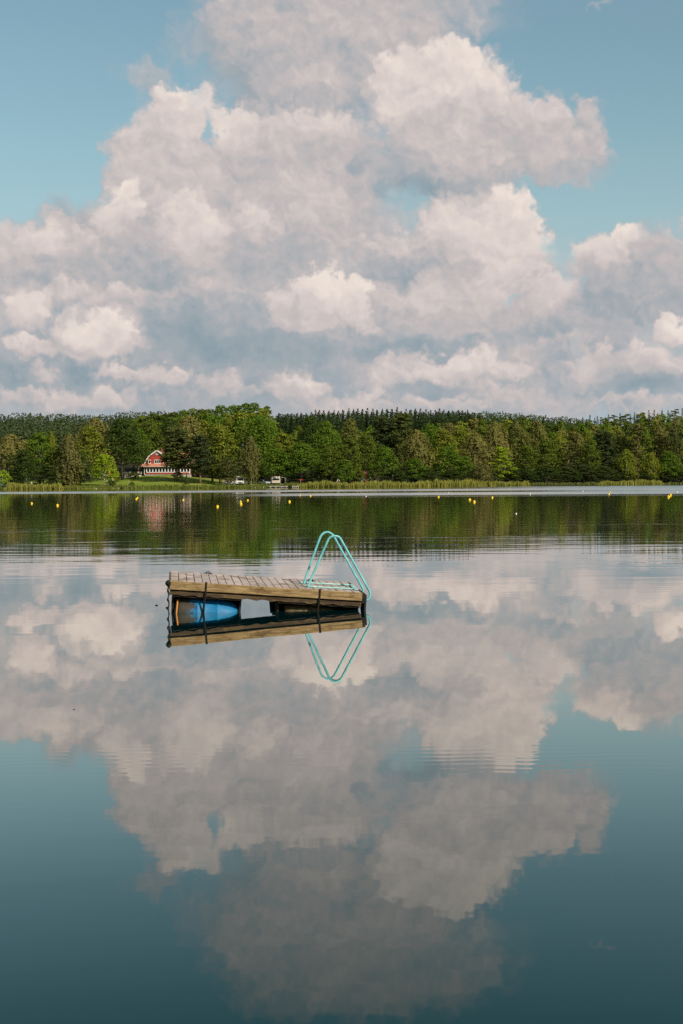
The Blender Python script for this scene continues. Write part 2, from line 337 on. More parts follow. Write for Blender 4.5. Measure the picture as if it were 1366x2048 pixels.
xs = list(np.linspace(-3000, -260, 12)) + list(np.linspace(-240, 240, 161)) + list(np.linspace(260, 3000, 12))
ys = list(np.linspace(-1500, 250, 8)) + list(np.linspace(270, 480, 106)) + list(np.linspace(485, 700, 44)) + list(np.linspace(715, 1500, 40)) + [1800, 2400, 3500]
tag(grid('ground', xs, ys, terr, GROUND), kind='structure')
# ------------------------------------------------------------------ water
def wm(gg, b, co):
    se = gg.n('ShaderNodeSeparateXYZ'); gg.put(se.inputs[0], co); X, Y = se.outputs[0], se.outputs[1]
    sc3 = lambda x, y, k=.37: gg.v('MULTIPLY_ADD', co, (x, y, 0), (.31, .17, k))
    wob = gg.m('MULTIPLY', gg.m('SUBTRACT', gg.noise(sc3(.012, .02), 1, 3, .6), .5), 24)
    Yw = gg.m('ADD', Y, wob); ratio = gg.m('DIVIDE', X, gg.m('MAXIMUM', Y, 1))
    def band(y0, y1, s0=5): return gg.m('MULTIPLY', gg.smooth(Yw, y0 - s0, y0 + s0), gg.smooth(Yw, y1 + s0, y1 - s0))
    bA = band(252, 305, 5)
    bB = gg.m('MULTIPLY', band(182, 222, 6), gg.smooth(X, -22, -2))
    bC = gg.m('MULTIPLY', band(222, 370, 6), gg.smooth(X, 14, 58))
    bD = gg.m('MULTIPLY', band(163, 176, 5), gg.m('MULTIPLY', gg.smooth(X, -12, 4), .35))
    ruf = gg.m('MAXIMUM', gg.m('MAXIMUM', bA, bB), gg.m('MAXIMUM', bC, bD))
    tex = gg.noise(sc3(.03, .25), 1, 4, .7)
    ruf = gg.m('MULTIPLY', ruf, gg.smooth(tex, .2, .45, .75, 1))
    # gentle swell, cat's-paws and a few finely rippled patches
    sw = gg.noise(sc3(.5, 1.3), 1.0, 3, .5)
    sw2 = gg.noise(sc3(2.2, 7.0), 1.0, 2, .5)
    calm = gg.smooth(gg.noise(sc3(.05, .16), 1, 3, .6), .42, .66, .25, 1.6)
    dist_up = gg.smooth(Y, 14, 60, .35, 2.4)
    rp = gg.n('ShaderNodeTexWave', wave_type='BANDS', bands_direction='Y', wave_profile='SIN'); gg.put(rp.inputs[0], co)
    rp.inputs['Scale'].default_value = 2.1; rp.inputs['Distortion'].default_value = 5; rp.inputs['Detail'].default_value = 2; rp.inputs['Detail Scale'].default_value = .6
    rmask = gg.m('MULTIPLY', gg.m('MULTIPLY', gg.smooth(Y, 9.6, 10.1), gg.smooth(Y, 11.1, 10.6)), gg.smooth(gg.noise(sc3(.8, .3), 1, 2, .5), .42, .6))
    lg = gg.m('MULTIPLY', gg.m('MULTIPLY', gg.noise(sc3(.10, .34, .53), 1, 3, .55), .011), gg.smooth(Y, 18, 45, .05, 1))
    h = gg.m('ADD', lg, gg.m('MULTIPLY', gg.m('MULTIPLY', sw, .0024), gg.m('MULTIPLY', calm, dist_up)), gg.m('MULTIPLY', gg.m('MULTIPLY', sw2, .00022), calm))
    h = gg.m('ADD', h, gg.m('MULTIPLY', gg.m('MULTIPLY', rp.outputs['Fac'], .00011), rmask))
    bn = gg.n('ShaderNodeBump'); bn.inputs['Distance'].default_value = 1.0; bn.inputs['Strength'].default_value = 1.0
    gg.put(bn.inputs['Height'], h)
    far_r = gg.smooth(Y, 14, 60, .006, .034)
    rough = gg.mixf(ruf, far_r, .24)
    # reflectance rises towards grazing like real water seen at a low angle
    inc = gg.n('ShaderNodeNewGeometry').outputs['Incoming']
    cs = gg.m('ABSOLUTE', gg.v('DOT_PRODUCT', inc, bn.outputs[0]))
    fr = gg.ramp(cs, [(0, (1,) * 3), (.05, (.92,) * 3), (.134, (.72,) * 3), (.2, (.50,) * 3), (.27, (.29,) * 3), (.36, (.105,) * 3), (.55, (.06,) * 3), (1, (.03,) * 3)])
    gl = gg.n('ShaderNodeBsdfGlossy', distribution='MULTI_GGX'); gg.put(gl.inputs['Roughness'], rough); gg.put(gl.inputs['Normal'], bn.outputs[0]); gl.inputs['Color'].default_value = (1, .965, .91, 1)
    df = gg.n('ShaderNodeBsdfDiffuse'); df.inputs[0].default_value = (.0002, .024, .028, 1)
    mx = gg.n('ShaderNodeMixShader'); gg.put(mx.inputs[0], fr); gg.put(mx.inputs[1], df.outputs[0]); gg.put(mx.inputs[2], gl.outputs[0])
    out = [q for q in gg.nt.nodes if q.type == 'OUTPUT_MATERIAL'][0]; gg.nt.links.new(mx.outputs[0], out.inputs[0])
WATER = mat('lake_water', wm)
b = MB(); b.add([(-3000, -1400, 0), (3000, -1400, 0), (3000, 1300, 0), (-3000, 1300, 0)], [(0, 1, 2, 3)])
tag(b.build('water', WATER), kind='structure')
# ------------------------------------------------------------------ trees
rs = np.random.RandomState(7)
def cards(pts, nrm, size, jitter=.5, tall=1.0):
    """many leaf-clump faces: quads with random spin around a jittered normal"""
    n = len(pts); nr = nrm + rs.normal(0, jitter, (n, 3)); nr /= np.linalg.norm(nr, axis=1)[:, None] + 1e-9
    t = rs.normal(0, 1, (n, 3)); t -= nr * (t * nr).sum(1)[:, None]; t /= np.linalg.norm(t, axis=1)[:, None] + 1e-9
    b_ = np.cross(nr, t); s = (size * rs.uniform(.6, 1.35, n))[:, None]
    j = lambda: rs.uniform(.55, 1.1, (n, 1))
    q = np.stack([pts - t * s * j() * .5, pts + b_ * s * j() * .5 * tall, pts + t * s * j() * .5, pts - b_ * s * j() * .5 * tall], 1)
    return q.reshape(-1, 3)
def cards_mesh(name, verts, mats, extra=None):
    """card verts (4 per face) plus an optional MB (trunk) in slot 1"""
    nq = len(verts) // 4; me = bpy.data.meshes.new(name)
    ev = np.array(extra.v, float).reshape(-1, 3) if extra else np.zeros((0, 3)); ef = extra.f if extra else []
    V_ = np.vstack([verts, ev]); loops = list(range(nq * 4)); starts = list(range(0, nq * 4, 4)); tot = [4] * nq
    for f in ef: starts.append(len(loops)); tot.append(len(f)); loops += [i + nq * 4 for i in f]
    me.vertices.add(len(V_)); me.vertices.foreach_set('co', V_.astype(np.float32).ravel())
    me.loops.add(len(loops)); me.loops.foreach_set('vertex_index', loops)
    me.polygons.add(len(starts)); me.polygons.foreach_set('loop_start', starts); me.polygons.foreach_set('loop_total', tot)
    for m_ in mats: me.materials.append(m_)
    if extra: me.polygons.foreach_set('material_index', [0] * nq + [1] * len(ef))
    me.update(calc_edges=True); return me
def sph(n):
    p = rs.normal(0, 1, (n, 3)); return p / np.linalg.norm(p, axis=1)[:, None]
def lobe(c, r, n, size, out=1.0, flat=1.0):
    d = sph(n); d[:, 2] = np.where(d[:, 2] < -.35, -d[:, 2], d[:, 2]); rad = rs.uniform(.55, 1.08, n) ** .6
    bump = 1 + .22 * np.sin(d[:, 0] * 7 + c[0]) * np.sin(d[:, 1] * 6 + c[1]) + .15 * np.sin(d[:, 2] * 11 + c[2])
    p = np.array(c) + d * np.array([r, r, r * flat]) * (rad * bump)[:, None]
    return cards(p, d * out + np.array([0, 0, .35]), size)
def crown_broad(H, Wd, base, nl, per, size, seed, top=.5, lean=0):
    """broadleaf: overlapping lobes filling an uneven dome; unit in metres"""
    rs.seed(seed); out = []; limbs = []
    for i in range(nl):
        t = (i + .5) / nl; z = base + (H - base) * (.10 + .84 * t)
        u = (z - base) / (H - base); env = Wd / 2 * (math.sin(math.pi * min(1, (u * .86 + .14) ** top)) ** .6)
        a = i * 2.4 + rs.uniform(-.5, .5); r = Wd * rs.uniform(.15, .24) * (1.1 - .35 * u)
        rr = max(0, env - r * .75) * rs.uniform(.65, 1.12)
        c = (math.cos(a) * rr + lean * u, math.sin(a) * rr, min(z, H - r * .7)); limbs.append(c)
        out.append(lobe(c, r, per, size, flat=rs.uniform(.6, .85)))
    out.append(lobe((lean * .5, 0, base + (H - base) * .5), Wd * .30, per, size * 1.3, flat=(H - base) / Wd * 1.2))
    return np.vstack(out), limbs
def crown_birch(H, Wd, base, n, size, seed):
    rs.seed(seed); P_, N_ = [], []
    for i in range(n):
        u = rs.uniform(0, 1) ** .85; z0 = base + (H - base) * u; env = Wd / 2 * (math.sin(math.pi * (u * .80 + .18)) ** .75) * (1 + .25 * math.sin(i * .9))
        a = rs.uniform(0, 6.283); rr = env * rs.uniform(.35, 1.05) * (1 + .25 * math.sin(a * 3 + u * 9)); L = rs.uniform(.8, 2.6)
        for k in range(6):
            q = k / 5; P_.append((math.cos(a) * rr * (1 + .06 * q), math.sin(a) * rr * (1 + .06 * q), z0 - L * q)); N_.append((math.cos(a), math.sin(a), .45 - .3 * q))
    P_ = np.array(P_) + rs.normal(0, .14, (len(P_), 3)); return cards(P_, np.array(N_), size, .45, 1.5)
def crown_pine(H, Wd, base, nb, per, size, seed):
    rs.seed(seed); out = []; limbs = []
    for i in range(nb):
        u = (i + .5) / nb; z = base + (H - base) * u; a = i * 2.4 + rs.uniform(-.6, .6)
        env = Wd / 2 * (1.0 - .55 * u ** 1.6) * (.55 + .45 * min(1, u * 3)); rr = env * rs.uniform(.25, .8); r = Wd * rs.uniform(.13, .22) * (1.15 - .45 * u)
        c = (math.cos(a) * rr, math.sin(a) * rr, z); limbs.append(c)
        out.append(lobe(c, r, per, size, flat=rs.uniform(.24, .42)))
    return np.vstack(out), limbs
def crown_spruce(H, Wd, base, levels, size, seed, dens=1.0):
    rs.seed(seed); P_, N_, S_ = [], [], []
    for i in range(levels):
        u = i / (levels - 1); z = base + (H - base) * u; rad = Wd / 2 * (1 - u) ** .9 * rs.uniform(.8, 1.12) + .12
        nb = max(4, int((6 + 7 * (1 - u)) * dens))
        for j in range(nb):
            a = j / nb * 6.283 + i * 1.3 + rs.uniform(-.2, .2); L = rad * rs.uniform(.75, 1.1); m_ = max(2, int(L / (size * .55)))
            for k in range(m_):
                q = (k + .6) / m_; P_.append((math.cos(a) * L * q, math.sin(a) * L * q, z - L * q * .32 + rs.uniform(-.1, .1))); N_.append((math.cos(a) * .7, math.sin(a) * .7, .75)); 
    for q in range(18): P_.append((rs.uniform(-.085, .085) * q, rs.uniform(-.085, .085) * q, H - .1 - q * .17)); N_.append((math.cos(q * 2.4), math.sin(q * 2.4), .1))
    return cards(np.array(P_), np.array(N_), size, .35)
def trunk(H, r, limbs=(), bend=.2, seed=1, start=.3):
    rr = random.Random(seed); m_ = MB(); n = 7
    pts = [(math.sin(i * 1.3 + seed) * bend * i / n, math.cos(i * .9 + seed) * bend * i / n, H * i / (n - 1) - (.4 if i == 0 else 0)) for i in range(n)]
    rads = [r * (1.25 if i == 0 else 1 - .85 * i / (n - 1)) for i in range(n)]
    m_.tube(pts, rads, 7)
    for c in list(limbs):
        z0 = max(H * start, c[2] - 1.6 - .25 * math.hypot(c[0], c[1])); z0 = min(z0, H * .93); i = min(n - 2, int(z0 / H * (n - 1))); p0 = Vector(pts[i]); p0.z = z0
        p1 = Vector(c); mid = p0.lerp(p1, .55) + Vector((0, 0, -.25)); rb = r * .32
        m_.tube([p0, mid, p1], [rb, rb * .6, rb * .2], 5)
    return m_
PROTO = {}
def proto(kind, H, Wd, cv, tb, bark, leaf=LEAF):
    PROTO[kind] = (H, Wd, cards_mesh(kind + '_crown', cv, [leaf]), tb.mesh(kind + '_trunk', bark, True))
def mk():
    for k, (H, Wd, base, nl, per, size, seed, top) in {'oak_a': (18, 14, 3.2, 30, 210, .52, 11, .55), 'oak_b': (17, 12, 2.2, 28, 210, .5, 12, .7), 'oak_c': (17, 11, 1.2, 30, 200, .5, 13, .85), 'oak_d': (16, 9, .8, 28, 190, .48, 17, .8)}.items():
        cv, lb = crown_broad(H, Wd, base, nl, per, size, seed, top); proto(k, H, Wd, cv, trunk(H * .85, .38, lb[::2], .3, seed), BARK)
    cv, lb = crown_broad(9, 9, 1.2, 26, 150, .42, 14, .6); proto('maple', 9, 9, cv, trunk(7.5, .16, lb[::2], .3, 3), BARK_BIRCH)
    # loose tree with layered sprays
    rs.seed(5); out, lb = [], []
    for i in range(24):
        u = (i + .5) / 24; a = i * 2.4; z = 2 + 9 * u; rr = 4.1 * (1 - u * .75) * rs.uniform(.5, 1.05); c = (math.cos(a) * rr, math.sin(a) * rr, z); lb.append(c); out.append(lobe(c, 1.5 * (1.15 - .4 * u), 130, .42, flat=.36))
    proto('layered', 12, 10, np.vstack(out), trunk(11, .2, lb, .3, 8), BARK)
    for k, (H, Wd, base, n, size, seed) in {'birch_a': (18, 7, 2.5, 900, .42, 21), 'birch_b': (18, 9, 4, 1000, .45, 22), 'willow': (15, 7, .6, 950, .42, 23)}.items():
        cv = crown_birch(H, Wd, base, n, size, seed); lb = [(math.cos(i * 2.4) * Wd * .25, math.sin(i * 2.4) * Wd * .25, H * (.35 + .5 * i / 12)) for i in range(12)]
        proto(k, H, Wd, cv, trunk(H * .93, .2, lb, .4, seed), BARK_BIRCH)
    for k, (H, Wd, base, nb, per, size, seed) in {'pine_a': (18, 11, 4.6, 60, 200, .5, 31), 'pine_b': (18, 8, 5.5, 28, 130, .40, 32), 'pine_c': (10, 9.5, 2.2, 26, 130, .4, 33)}.items():
        cv, lb = crown_pine(H, Wd, base, nb, per, size, seed); proto(k, H, Wd, cv, trunk(H * .96, .34, lb, .35, seed, .12), BARK_PINE, NEEDLE)
    cv = crown_spruce(19, 6.4, 1.2, 34, .5, 41); proto('spruce', 19, 6.4, cv, trunk(17, .28, (), .05, 1), BARK, NEEDLE)
    cv, lb = crown_broad(3, 3.2, .1, 12, 110, .26, 51, .9); proto('bush', 3, 3.2, cv, trunk(1.8, .06, lb[::3], .1, 1), BARK)
    rs.seed(3); cv = crown_spruce(4, 2.3, .1, 16, .3, 52, 1.6); proto('juniper', 4, 2.3, cv, trunk(3, .08, (), .05, 1), BARK, NEEDLE)
mk()
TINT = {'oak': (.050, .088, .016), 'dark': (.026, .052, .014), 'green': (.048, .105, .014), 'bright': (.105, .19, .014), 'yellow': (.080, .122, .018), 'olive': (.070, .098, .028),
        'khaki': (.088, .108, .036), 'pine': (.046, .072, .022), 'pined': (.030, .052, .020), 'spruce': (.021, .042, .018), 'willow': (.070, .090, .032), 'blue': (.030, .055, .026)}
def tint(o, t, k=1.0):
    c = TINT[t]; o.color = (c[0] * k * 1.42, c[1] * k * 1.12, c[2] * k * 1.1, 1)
NAMES = {'oak': 'broadleaf_tree', 'mapl': 'maple_tree', 'laye': 'broadleaf_tree', 'birc': 'birch_tree', 'will': 'willow_tree', 'pine': 'pine_tree', 'spru': 'spruce_tree', 'bush': 'bush', 'juni': 'juniper_bush'}
CATS = {'broadleaf_tree': 'tree', 'maple_tree': 'tree', 'birch_tree': 'birch', 'willow_tree': 'willow', 'pine_tree': 'pine', 'spruce_tree': 'spruce', 'bush': 'bush', 'juniper_bush': 'bush'}
rnd = random.Random(5)
def tree(kind, px, top, wpx, back, tn, label, group=None, k=1.0, trunkmat=None):
    """px, top: where its tip shows; wpx its crown width there; back: metres behind the shoreline"""
    x = (px - 683) / F * 430; Y = shore(x) + back; x = (px - 683) / F * Y; Y = shore(x) + back
    p = P(px, top, Y); z = terr(p.x, Y); H = p.z - z; Hp, Wp, cm, tm = PROTO[kind]; Wm = wpx * (1.0 if kind in ('bush','juniper','maple','layered') else 1.22) / F * Y
    nm = next(v for q, v in NAMES.items() if kind.startswith(q))
    root = empty(nm, (p.x, Y, z - .05), rnd.uniform(0, 6.28)); tag(root, label, CATS[nm], group)
    root.scale = (Wm / Wp, Wm / Wp, H / Hp)
    tr_ = link('trunk', tm, root); cr = link('crown', cm, root); tint(cr, tn, k)
    return root
T = [
 # left edge .. house
 ('birch_b', 22, 868, 66, 30, 'khaki', 'khaki birch at the left edge of the picture, behind the reed bed'),
 ('birch_b', 52, 880, 44, 40, 'khaki', 'pale olive birch between the left edge birch and the tall green tree'),
 ('oak_c', 46, 897, 56, 12, 'dark', 'low dark round tree right behind the reeds near the left edge'),
 ('oak_c', 78, 861, 56, 18, 'green', 'tall pointed green tree above the left reed bed'),
 ('birch_a', 103, 862, 26, 22, 'yellow', 'slim yellowish birch squeezed beside the tall pointed green tree'),
 ('oak_d', 112, 890, 40, 14, 'oak', 'mid green tree under the slim yellowish birch'),
 ('willow', 138, 868, 44, 9, 'willow', 'pale weeping birch hanging down to the bank left of the lawn'),
 ('oak_b', 180, 852, 64, 26, 'yellow', 'yellow green tree left of the big dark oak'),
 ('birch_b', 190, 836, 66, 60, 'khaki', 'tall khaki birch top rising behind the yellow green tree'),
 ('oak_b', 160, 905, 40, 14, 'dark', 'dark lower tree between the weeping birch and the yellow green tree'),
 ('maple', 209, 908, 60, 10, 'bright', 'small bright lime green tree on the lawn by the water'),
 ('oak_a', 244, 838, 90, 32, 'dark', 'big dark round oak left of the red house'),
 ('oak_b', 276, 858, 50, 52, 'green', 'green tree showing behind the right edge of the big dark oak'),
 ('oak_b', 300, 842, 66, 80, 'oak', 'dense green tree above the gable of the red house'),
 ('oak_a', 340, 838, 70, 85, 'dark', 'dark tree behind the chimney of the red house'),
 ('birch_b', 378, 831, 62, 62, 'khaki', 'tall khaki birch behind the red house and the two pines'),
 ('pine_a', 352, 856, 72, 21, 'pine', 'broad pine standing in front of the red house'),
 ('pine_a', 400, 872, 54, 16, 'pined', 'dark pine at the right corner of the red house'),
 ('oak_c', 440, 846, 62, 20, 'yellow', 'tall leafy tree with yellowish top and bare brown trunk right of the pines'),
 ('oak_d', 424, 868, 40, 26, 'oak', 'green tree filling in left of the yellowish topped tree'),
 ('pine_c', 457, 915, 66, 9, 'pine', 'low spreading pine near the water left of the camper van'),
 ('birch_a', 501, 872, 34, 12, 'willow', 'slender weeping birch with white trunk right of the camper van'),
 ('oak_a', 524, 834, 74, 48, 'green', 'tall rounded green tree behind the slender weeping birch'),
 ('oak_b', 487, 850, 50, 52, 'oak', 'deep green tree behind the left side of the slender weeping birch'),
 ('oak_c', 566, 864, 60, 26, 'yellow', 'tree with a yellowish top above the caravan'),
 ('oak_b', 552, 895, 66, 17, 'green', 'leafy green tree overhanging the caravan'),
 ('oak_a', 602, 885, 84, 20, 'green', 'wide leafy tree over the orange kayak'),
 ('oak_a', 622, 832, 62, 44, 'dark', 'tall dark oak in the middle of the far shore'),
 ('oak_a', 652, 842, 62, 30, 'green', 'fresh green tree right of the tall dark oak'),
 ('oak_c', 662, 890, 52, 14, 'oak', 'mid green tree standing behind the middle of the reed bed'),
 ('oak_d', 700, 836, 44, 38, 'olive', 'light olive tree top left of the red cottage'),
 ('oak_c', 700, 872, 52, 20, 'oak', 'olive green tree directly below the light olive tree top'),
 ('oak_b', 733, 868, 56, 24, 'oak', 'green tree above the red cottage'),
 ('bush', 743, 940, 24, 9, 'dark', 'dark bush in front of the right half of the small red cottage'),
 ('bush', 722, 941, 22, 9, 'oak', 'green bush covering the left corner of the small red cottage'),
 ('oak_c', 690, 918, 40, 10, 'green', 'low bushy tree left of the red cottage'),
 ('oak_b', 770, 893, 58, 12, 'green', 'low round green tree right of the red cottage'),
 ('pine_a', 764, 834, 56, 34, 'pined', 'dark pine top below the spruce ridge'),
 ('pine_a', 803, 828, 56, 30, 'pine', 'tall olive pine left of the brownish weeping birch'),
 ('birch_b', 833, 860, 54, 16, 'khaki', 'brownish weeping birch at the right end of the centre reeds'),
 ('oak_b', 828, 916, 56, 11, 'green', 'low green growth at the foot of the brownish weeping birch'),
 ('oak_a', 858, 848, 66, 42, 'green', 'deep green tree top behind the brownish weeping birch'),
 ('oak_b', 886, 857, 62, 26, 'yellow', 'round tree with yellow green top right of the brownish weeping birch'),
 ('oak_c', 896, 890, 54, 14, 'green', 'leafy green tree under the yellow green round tree'),
 ('oak_d', 922, 852, 54, 40, 'yellow', 'yellowish tree top left of the brown olive birches'),
 ('birch_b', 952, 866, 58, 22, 'khaki', 'brown olive birch above the waterside willow bush'),
 ('birch_b', 990, 846, 56, 44, 'khaki', 'brown olive birch top behind the vivid layered tree'),
 ('willow', 962, 926, 46, 4, 'willow', 'grey green willow bush growing out of the reeds'),
 ('oak_c', 930, 910, 40, 12, 'green', 'small green tree left of the waterside willow bush'),
 ('layered', 1004, 888, 66, 9, 'bright', 'vivid green tree with layered branches at the right end of the reeds'),
 ('oak_b', 1036, 852, 56, 50, 'olive', 'olive tree top above the vivid layered tree'),
 ('oak_c', 1052, 888, 52, 22, 'oak', 'shaded green tree right of the vivid layered tree'),
 ('birch_b', 1078, 852, 46, 46, 'olive', 'pale olive birch top on the right shore'),
 ('oak_b', 1092, 878, 58, 20, 'oak', 'green tree overhanging the dark bank right of the reeds'),
 ('birch_b', 1118, 866, 44, 30, 'yellow', 'yellow green birch above the dark bank'),
 ('pine_b', 1136, 884, 44, 15, 'pine', 'narrow pine above the dark bank'),
 ('birch_a', 1158, 866, 36, 24, 'khaki', 'thin khaki birch with a pale stem on the right shore'),
 ('oak_c', 1178, 876, 44, 16, 'oak', 'green tree left of the dark leaning pine'),
 ('pine_a', 1208, 862, 54, 18, 'pined', 'dark heavy pine above the left end of the right reed patch'),
 ('birch_b', 1242, 862, 46, 26, 'olive', 'olive birch between the dark heavy pine and the tall pine'),
 ('pine_b', 1276, 846, 62, 17, 'olive', 'tall spreading pine above the right reed patch'),
 ('birch_a', 1252, 898, 36, 8, 'yellow', 'yellowish young birch behind the right reed patch'),
 ('birch_a', 1302, 905, 34, 8, 'yellow', 'yellowish young birch under the tall spreading pine'),
 ('birch_a', 1318, 852, 36, 30, 'khaki', 'thin pale birch right of the tall spreading pine'),
 ('oak_b', 1336, 902, 48, 9, 'green', 'round fresh green tree near the right edge by the water'),
 ('pine_b', 1352, 850, 50, 22, 'pine', 'pine at the right edge of the picture'),
 ('birch_a', 1366, 880, 40, 12, 'olive', 'olive birch cut by the right edge of the picture'),
 ('bush', 6, 940, 34, 6, 'bright', 'light green bush at the left edge of the shore'),
 ('juniper', 373, 947, 15, 12, 'pine', 'upright juniper bush on the lawn in front of the red house'),
 ('bush', 264, 963, 14, 4.5, 'oak', 'small round bush on the bank below the lawn, left of the red house'),
 ('bush', 222, 960, 22, 5, 'dark', 'dark low bush on the bank by the small lime green tree'),
 ('bush', 268, 943, 30, 34, 'oak', 'green shrub beside the cream wall left of the red house'),
 ('bush', 232, 944, 22, 26, 'willow', 'grey green shrub under the big dark oak'),
 ('bush', 355, 943, 26, 29, 'dark', 'dark shrub below the right half of the veranda'),
 ('bush', 868, 962, 12, 2.5, 'dark', 'tiny dark bush among the reeds right of the brownish weeping birch'),
]
for t in T: tree(*t)
# understorey along the darker right bank and between trunks
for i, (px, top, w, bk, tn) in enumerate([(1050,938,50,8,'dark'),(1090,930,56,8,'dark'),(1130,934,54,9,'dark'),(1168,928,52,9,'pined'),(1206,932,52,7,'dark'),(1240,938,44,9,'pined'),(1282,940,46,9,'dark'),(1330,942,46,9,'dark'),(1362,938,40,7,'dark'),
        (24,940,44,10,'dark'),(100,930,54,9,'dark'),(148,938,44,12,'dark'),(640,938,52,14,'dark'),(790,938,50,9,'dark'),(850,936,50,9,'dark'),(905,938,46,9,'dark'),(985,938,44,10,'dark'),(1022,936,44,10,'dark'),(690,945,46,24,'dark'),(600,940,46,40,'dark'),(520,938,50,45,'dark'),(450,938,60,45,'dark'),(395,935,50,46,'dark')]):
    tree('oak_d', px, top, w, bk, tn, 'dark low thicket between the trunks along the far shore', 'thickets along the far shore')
# hillside rows: lighter copies with trunk and crown in one mesh
def merged(name, cv, tb, mats): return cards_mesh(name, cv, mats, tb)
def mids():
    o = {}
    for k, (H, Wd, base, nl, per, size, seed, top) in {'broad_a': (16, 11, 2, 18, 110, .66, 61, .7), 'broad_b': (16, 9, 2, 16, 110, .66, 62, .8), 'broad_c': (16, 12, 3, 20, 100, .68, 63, .55)}.items():
        cv, lb = crown_broad(H, Wd, base, nl, per, size, seed, top); o[k] = (H, Wd, merged(k, cv, trunk(H * .8, .3, (), .3, seed), [LEAF, BARK]))
    cv = crown_birch(17, 7, 3, 420, .6, 64); o['birch'] = (17, 7, merged('birch_mid', cv, trunk(15, .18, (), .3, 4), [LEAF, BARK_BIRCH]))
    cv, lb = crown_pine(18, 8, 6, 20, 80, .55, 65); o['pine'] = (18, 8, merged('pine_mid', cv, trunk(15.5, .3, (), .3, 4), [NEEDLE, BARK_PINE]))
    cv = crown_spruce(20, 5.4, 4.5, 26, .62, 66); o['spruce'] = (20, 5.4, merged('spruce_mid', cv, trunk(17.5, .2, (), .05, 1), [NEEDLE, BARK]))
    cv = crown_spruce(20, 4.6, 6, 24, .6, 67); o['spruce_b'] = (20, 4.6, merged('spruce_narrow', cv, trunk(17.5, .2, (), .05, 2), [NEEDLE, BARK]))
    return o
MID = mids()
def mid(kind, px, top, wpx, Y, tn, k, label, group):
    p = P(px, top, Y); z = terr(p.x, Y); Hp, Wp, me = MID[kind]; H = max(5, p.z - z); s = wpx / F * Y / Wp
    nm = {'b': 'broadleaf_tree', 'p': 'pine_tree', 's': 'spruce_tree'}[kind[0]]; 
    if kind == 'birch': nm = 'birch_tree'
    o = link(nm, me, None, (p.x, Y, z - .1)); o.scale = (s, s, H / Hp); o.rotation_euler = (0, 0, rnd.uniform(0, 6.28))
    tint(o, tn, k); tag(o, label, CATS[nm], group); return o
def sky_y(px, knots): return float(np.interp(px, [a for a, _ in knots], [b_ for _, b_ in knots]))
# crest of the leafy hill behind the house
KB = [(215, 846), (250, 832), (290, 828), (330, 823), (390, 811), (430, 811), (480, 806), (530, 803), (548, 822), (580, 840)]
for row, (Y, dy) in enumerate([(500, 26), (535, 14), (572, 1)]):
    px = 228 + row * 9
    while px < 575 - row * 12:
        mid(rnd.choice(['broad_a', 'broad_c', 'broad_b']), px, sky_y(px, KB) + dy + rnd.uniform(-3, 5), rnd.uniform(48, 68), Y + rnd.uniform(-8, 8), rnd.choice(['oak', 'green', 'green', 'yellow', 'oak']), rnd.uniform(.8, 1.15),
            'leafy green tree on the hill rising behind the red house', 'leafy trees on the hill behind the red house'); px += rnd.uniform(17, 25)
# spruce plantation on the ridge behind the centre
KC = [(540, 828), (600, 826), (640, 821), (690, 819), (745, 817), (800, 818), (850, 819), (900, 820), (935, 823), (960, 832)]
for row, (Y, dy) in enumerate([(600, 9), (618, 4), (640, 0)]):
    px = 548 + row * 5
    while px < 962:
        mid(rnd.choice(['spruce', 'spruce_b']), px, sky_y(px, KC) + dy + rnd.choice([-2.5, 0, 0, 1, 2.5]) + rnd.uniform(-1.5, 1.5), rnd.uniform(25, 36), Y + rnd.uniform(-5, 5), 'spruce', rnd.uniform(.8, 1.35),
            'dark pointed spruce in the plantation on the ridge behind the centre of the far shore', 'spruces on the central ridge'); px += rnd.uniform(8, 11)
# leafy tops between shore trees and the spruce ridge
KM = [(560, 850), (620, 846), (700, 856), (780, 852), (850, 852), (920, 838), (960, 832), (1000, 836), (1060, 840), (1120, 845), (1160, 842), (1200, 846), (1260, 846), (1310, 842), (1380, 842)]
for row, (Y, dy) in enumerate([(485, 16), (530, 2)]):
    px = 590 + row * 10
    while px < 1392:
        kd = rnd.choice(['broad_a', 'broad_b', 'birch', 'broad_c'] + (['birch', 'pine'] if px > 1000 else []))
        mid(kd, px, sky_y(px, KM) + dy + rnd.uniform(-5, 5), rnd.uniform(42, 58), Y + rnd.uniform(-8, 8), rnd.choice(['oak', 'olive', 'yellow', 'green', 'khaki'] if px > 880 else ['oak', 'green', 'dark']), rnd.uniform(.8, 1.15),
            'mixed woodland tree in the middle rows between the shore trees and the ridge', 'woodland trees below the ridge'); px += rnd.uniform(19, 27)
# right hand hill crest
KE = [(1120, 850), (1150, 838), (1172, 831), (1200, 829), (1230, 828), (1262, 823), (1300, 819), (1350, 817), (1400, 816)]
for row, (Y, dy) in enumerate([(575, 15), (605, 8), (640, 1)]):
    px = 1140 + row * 7
    while px < 1392:
        kd = rnd.choice(['broad_b', 'birch', 'spruce', 'pine', 'broad_a']) if row < 2 else rnd.choice(['spruce', 'spruce', 'pine', 'broad_b', 'spruce_b'])
        tn = {'s': 'spruce', 'p': 'pine'}.get(kd[0], rnd.choice(['olive', 'oak', 'olive', 'green']))
        mid(kd, px, sky_y(px, KE) + dy + (rnd.uniform(-3, 3) if kd[0] == 's' else rnd.uniform(-1, 5)), (rnd.uniform(18, 24) if kd[0] == 's' else rnd.uniform(30, 44)), Y + rnd.uniform(-8, 8), tn, rnd.uniform(.9, 1.4),
            'mixed tree on the wooded hill at the right, reaching the skyline', 'trees on the right hill'); px += rnd.uniform(11, 16)
